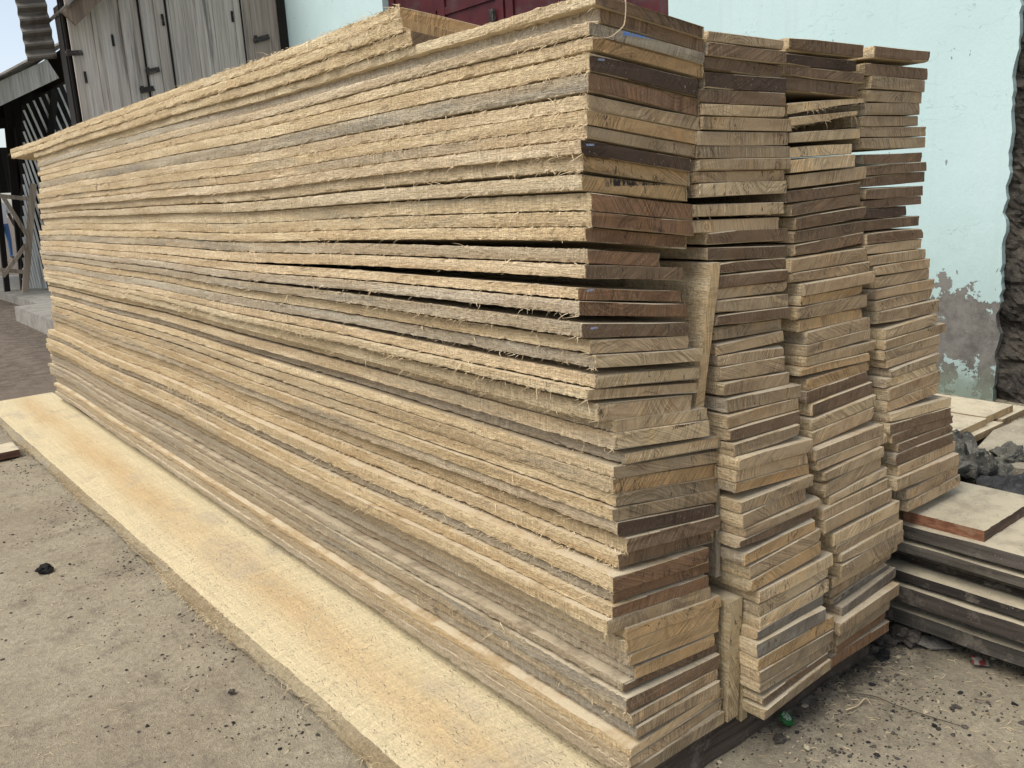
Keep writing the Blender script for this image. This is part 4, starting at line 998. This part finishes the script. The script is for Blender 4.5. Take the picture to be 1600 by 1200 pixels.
shard((.955, -.252, .010), [(-.024, -.016), (.021, -.014), (.025, .009), (-.014, .017)], .001, Matrix.Rotation(.35, 3, 'X') @ Matrix.Rotation(-.7, 3, 'Z'), lit, 'litter_scrap', 'crumpled red and white paper scrap in the shade of the right pile', 'litter')
# green crown cap
b = MB(); n = 42; V = []; F = []
for r, z, fl in ((.0, .0062, 0), (.010, .0062, 0), (.0128, .0056, 0), (.0142, .0035, .02), (.0158, .0, .045)):
    for i in range(n): a = i * 2 * math.pi / n; q = r * (1 + fl * math.cos(21 * a)); V.append((q * math.cos(a), q * math.sin(a), z))
for k in range(4): F += [(k * n + i, (k + 1) * n + i, (k + 1) * n + (i + 1) % n, k * n + (i + 1) % n) for i in range(n)]
rt = Matrix.Rotation(.55, 3, 'X') @ Matrix.Rotation(.1, 3, 'Y'); b.add([rt @ Vector(v) * 1.12 for v in V], F)
s = Sh('green_enamel', .35); X, Y, Z = s.xyz(s.co()); rr = s.math('SQRT', s.math('ADD', s.math('MULTIPLY', X, X), s.math('MULTIPLY', Y, Y)))
o = b.obj('bottle_cap', s.done(s.mix(s.math('MULTIPLY', s.ramp(rr, .0095, .012, 1., 0.), s.ramp(s.noise(s.co(), 260., 3.), .40, .6)), (.012, .10, .022), (.42, .46, .38)))); o.location = (.418, -.075, .013); tag(o, 'green metal bottle cap lying on the ground before the second stack', 'bottle cap')
# twigs, shavings and twine
def bent(pts, rad, mat, name, lab, cat):
    P = [Vector(p) for p in pts]; Q = []
    for i in range(len(P) - 1):
        a = P[max(i - 1, 0)]; b0 = P[i]; c = P[i + 1]; d = P[min(i + 2, len(P) - 1)]
        for k in range(6):
            t = k / 6; Q.append(.5 * ((2 * b0) + (c - a) * t + (2 * a - 5 * b0 + 4 * c - d) * t * t + (3 * b0 - a - 3 * c + d) * t ** 3))
    Q.append(P[-1]); b = MB(); b.tube(Q, [rad * (1 - .4 * i / len(Q)) for i in range(len(Q))], 5); tag(b.obj(name, mat, None, P[0]), lab, cat)
TW = mat_conc('dry_twig', (.05, .04, .03), (.09, .075, .055), .2)
bent([(.600, -.09, .006), (.645, -.15, .005), (.646, -.207, .007), (.659, -.26, .004), (.677, -.335, .003)], .0016, TW, 'twig', 'long thin dark twig curving over the sandy ground at right', 'twig')
bent([(.554, -.139, .004), (.585, -.149, .006), (.62, -.148, .008), (.612, -.168, .004)], .0016, FIBRE, 'wood_shaving', 'pale curled wood shaving on the ground before the third stack', 'shaving')
bent([(.022, .03, 1.512), (.023, -.008, 1.512), (.026, -.016, 1.486), (.026, -.015, 1.462), (.021, -.0155, 1.447), (.007, -.016, 1.437), (-.013, -.0165, 1.427), (-.045, -.017, 1.4235), (-.058, -.005, 1.423), (-.056, .05, 1.405), (-.05, .12, 1.36)], .0013, mat_conc('pale_bark_string', (.50, .37, .24), (.56, .43, .29), .2), 'bark_string', 'pale strip of bark string hanging over the corner plank ends', 'string')
# ---------------------------------------------------------------- loose grit and chips, too many to count
b = MB()
for k in range(11000):
    if k < 5600: x, y = random.uniform(.05, 1.3), random.uniform(-.85, .03)
    elif k < 9000: x, y = random.uniform(-1.9, -.36), random.uniform(.3, 5.)
    else: x, y = -.36 - abs(random.gauss(0, .12)), random.uniform(.2, 4.)
    if y > -.1 and .0 < x < 1.1 and y > -.05: continue
    cl = mnoise.noise(Vector((x * 6, y * 6, 1)))
    if random.random() > (.55 if k < 5600 else .40) + cl * 1.1: continue
    r = .0010 * (1 + random.paretovariate(1.9) * .8); r = min(r, .0065 if k < 5600 else .0045)
    b.rock((x, y, ground_h(x, y) + r * .3), r, (random.uniform(.8, 1.5), random.uniform(.8, 1.4), random.uniform(.5, .9)), 0, .5, m=random.choice((0, 0, 0, 1, 2)), seed=k % 50)
o = b.obj('loose_grit', [STN, CHAR, mat_conc('pale_chip', (.30, .25, .17), (.42, .36, .25), .3)]); o['kind'] = 'stuff'; o['label'] = 'loose dark grit, bark crumbs and chips scattered over the sandy ground'
b = MB()
for k in range(700):
    if k < 350: x, y = random.uniform(.1, 1.2), random.uniform(-.7, -.06)
    else: x, y = random.uniform(-1.5, -.40), random.uniform(.3, 4.)
    a = random.uniform(0, 6.28); L = random.uniform(.006, .03); z = ground_h(x, y) + .002
    b.tube([(x, y, z), (x + math.cos(a) * L * .5, y + math.sin(a) * L * .5, z + random.uniform(0, .004)), (x + math.cos(a + .5) * L, y + math.sin(a + .5) * L, z)], .0006, 3)
o = b.obj('wood_splinters', FIBRE); o['kind'] = 'stuff'; o['label'] = 'fine pale wood splinters strewn over the ground'
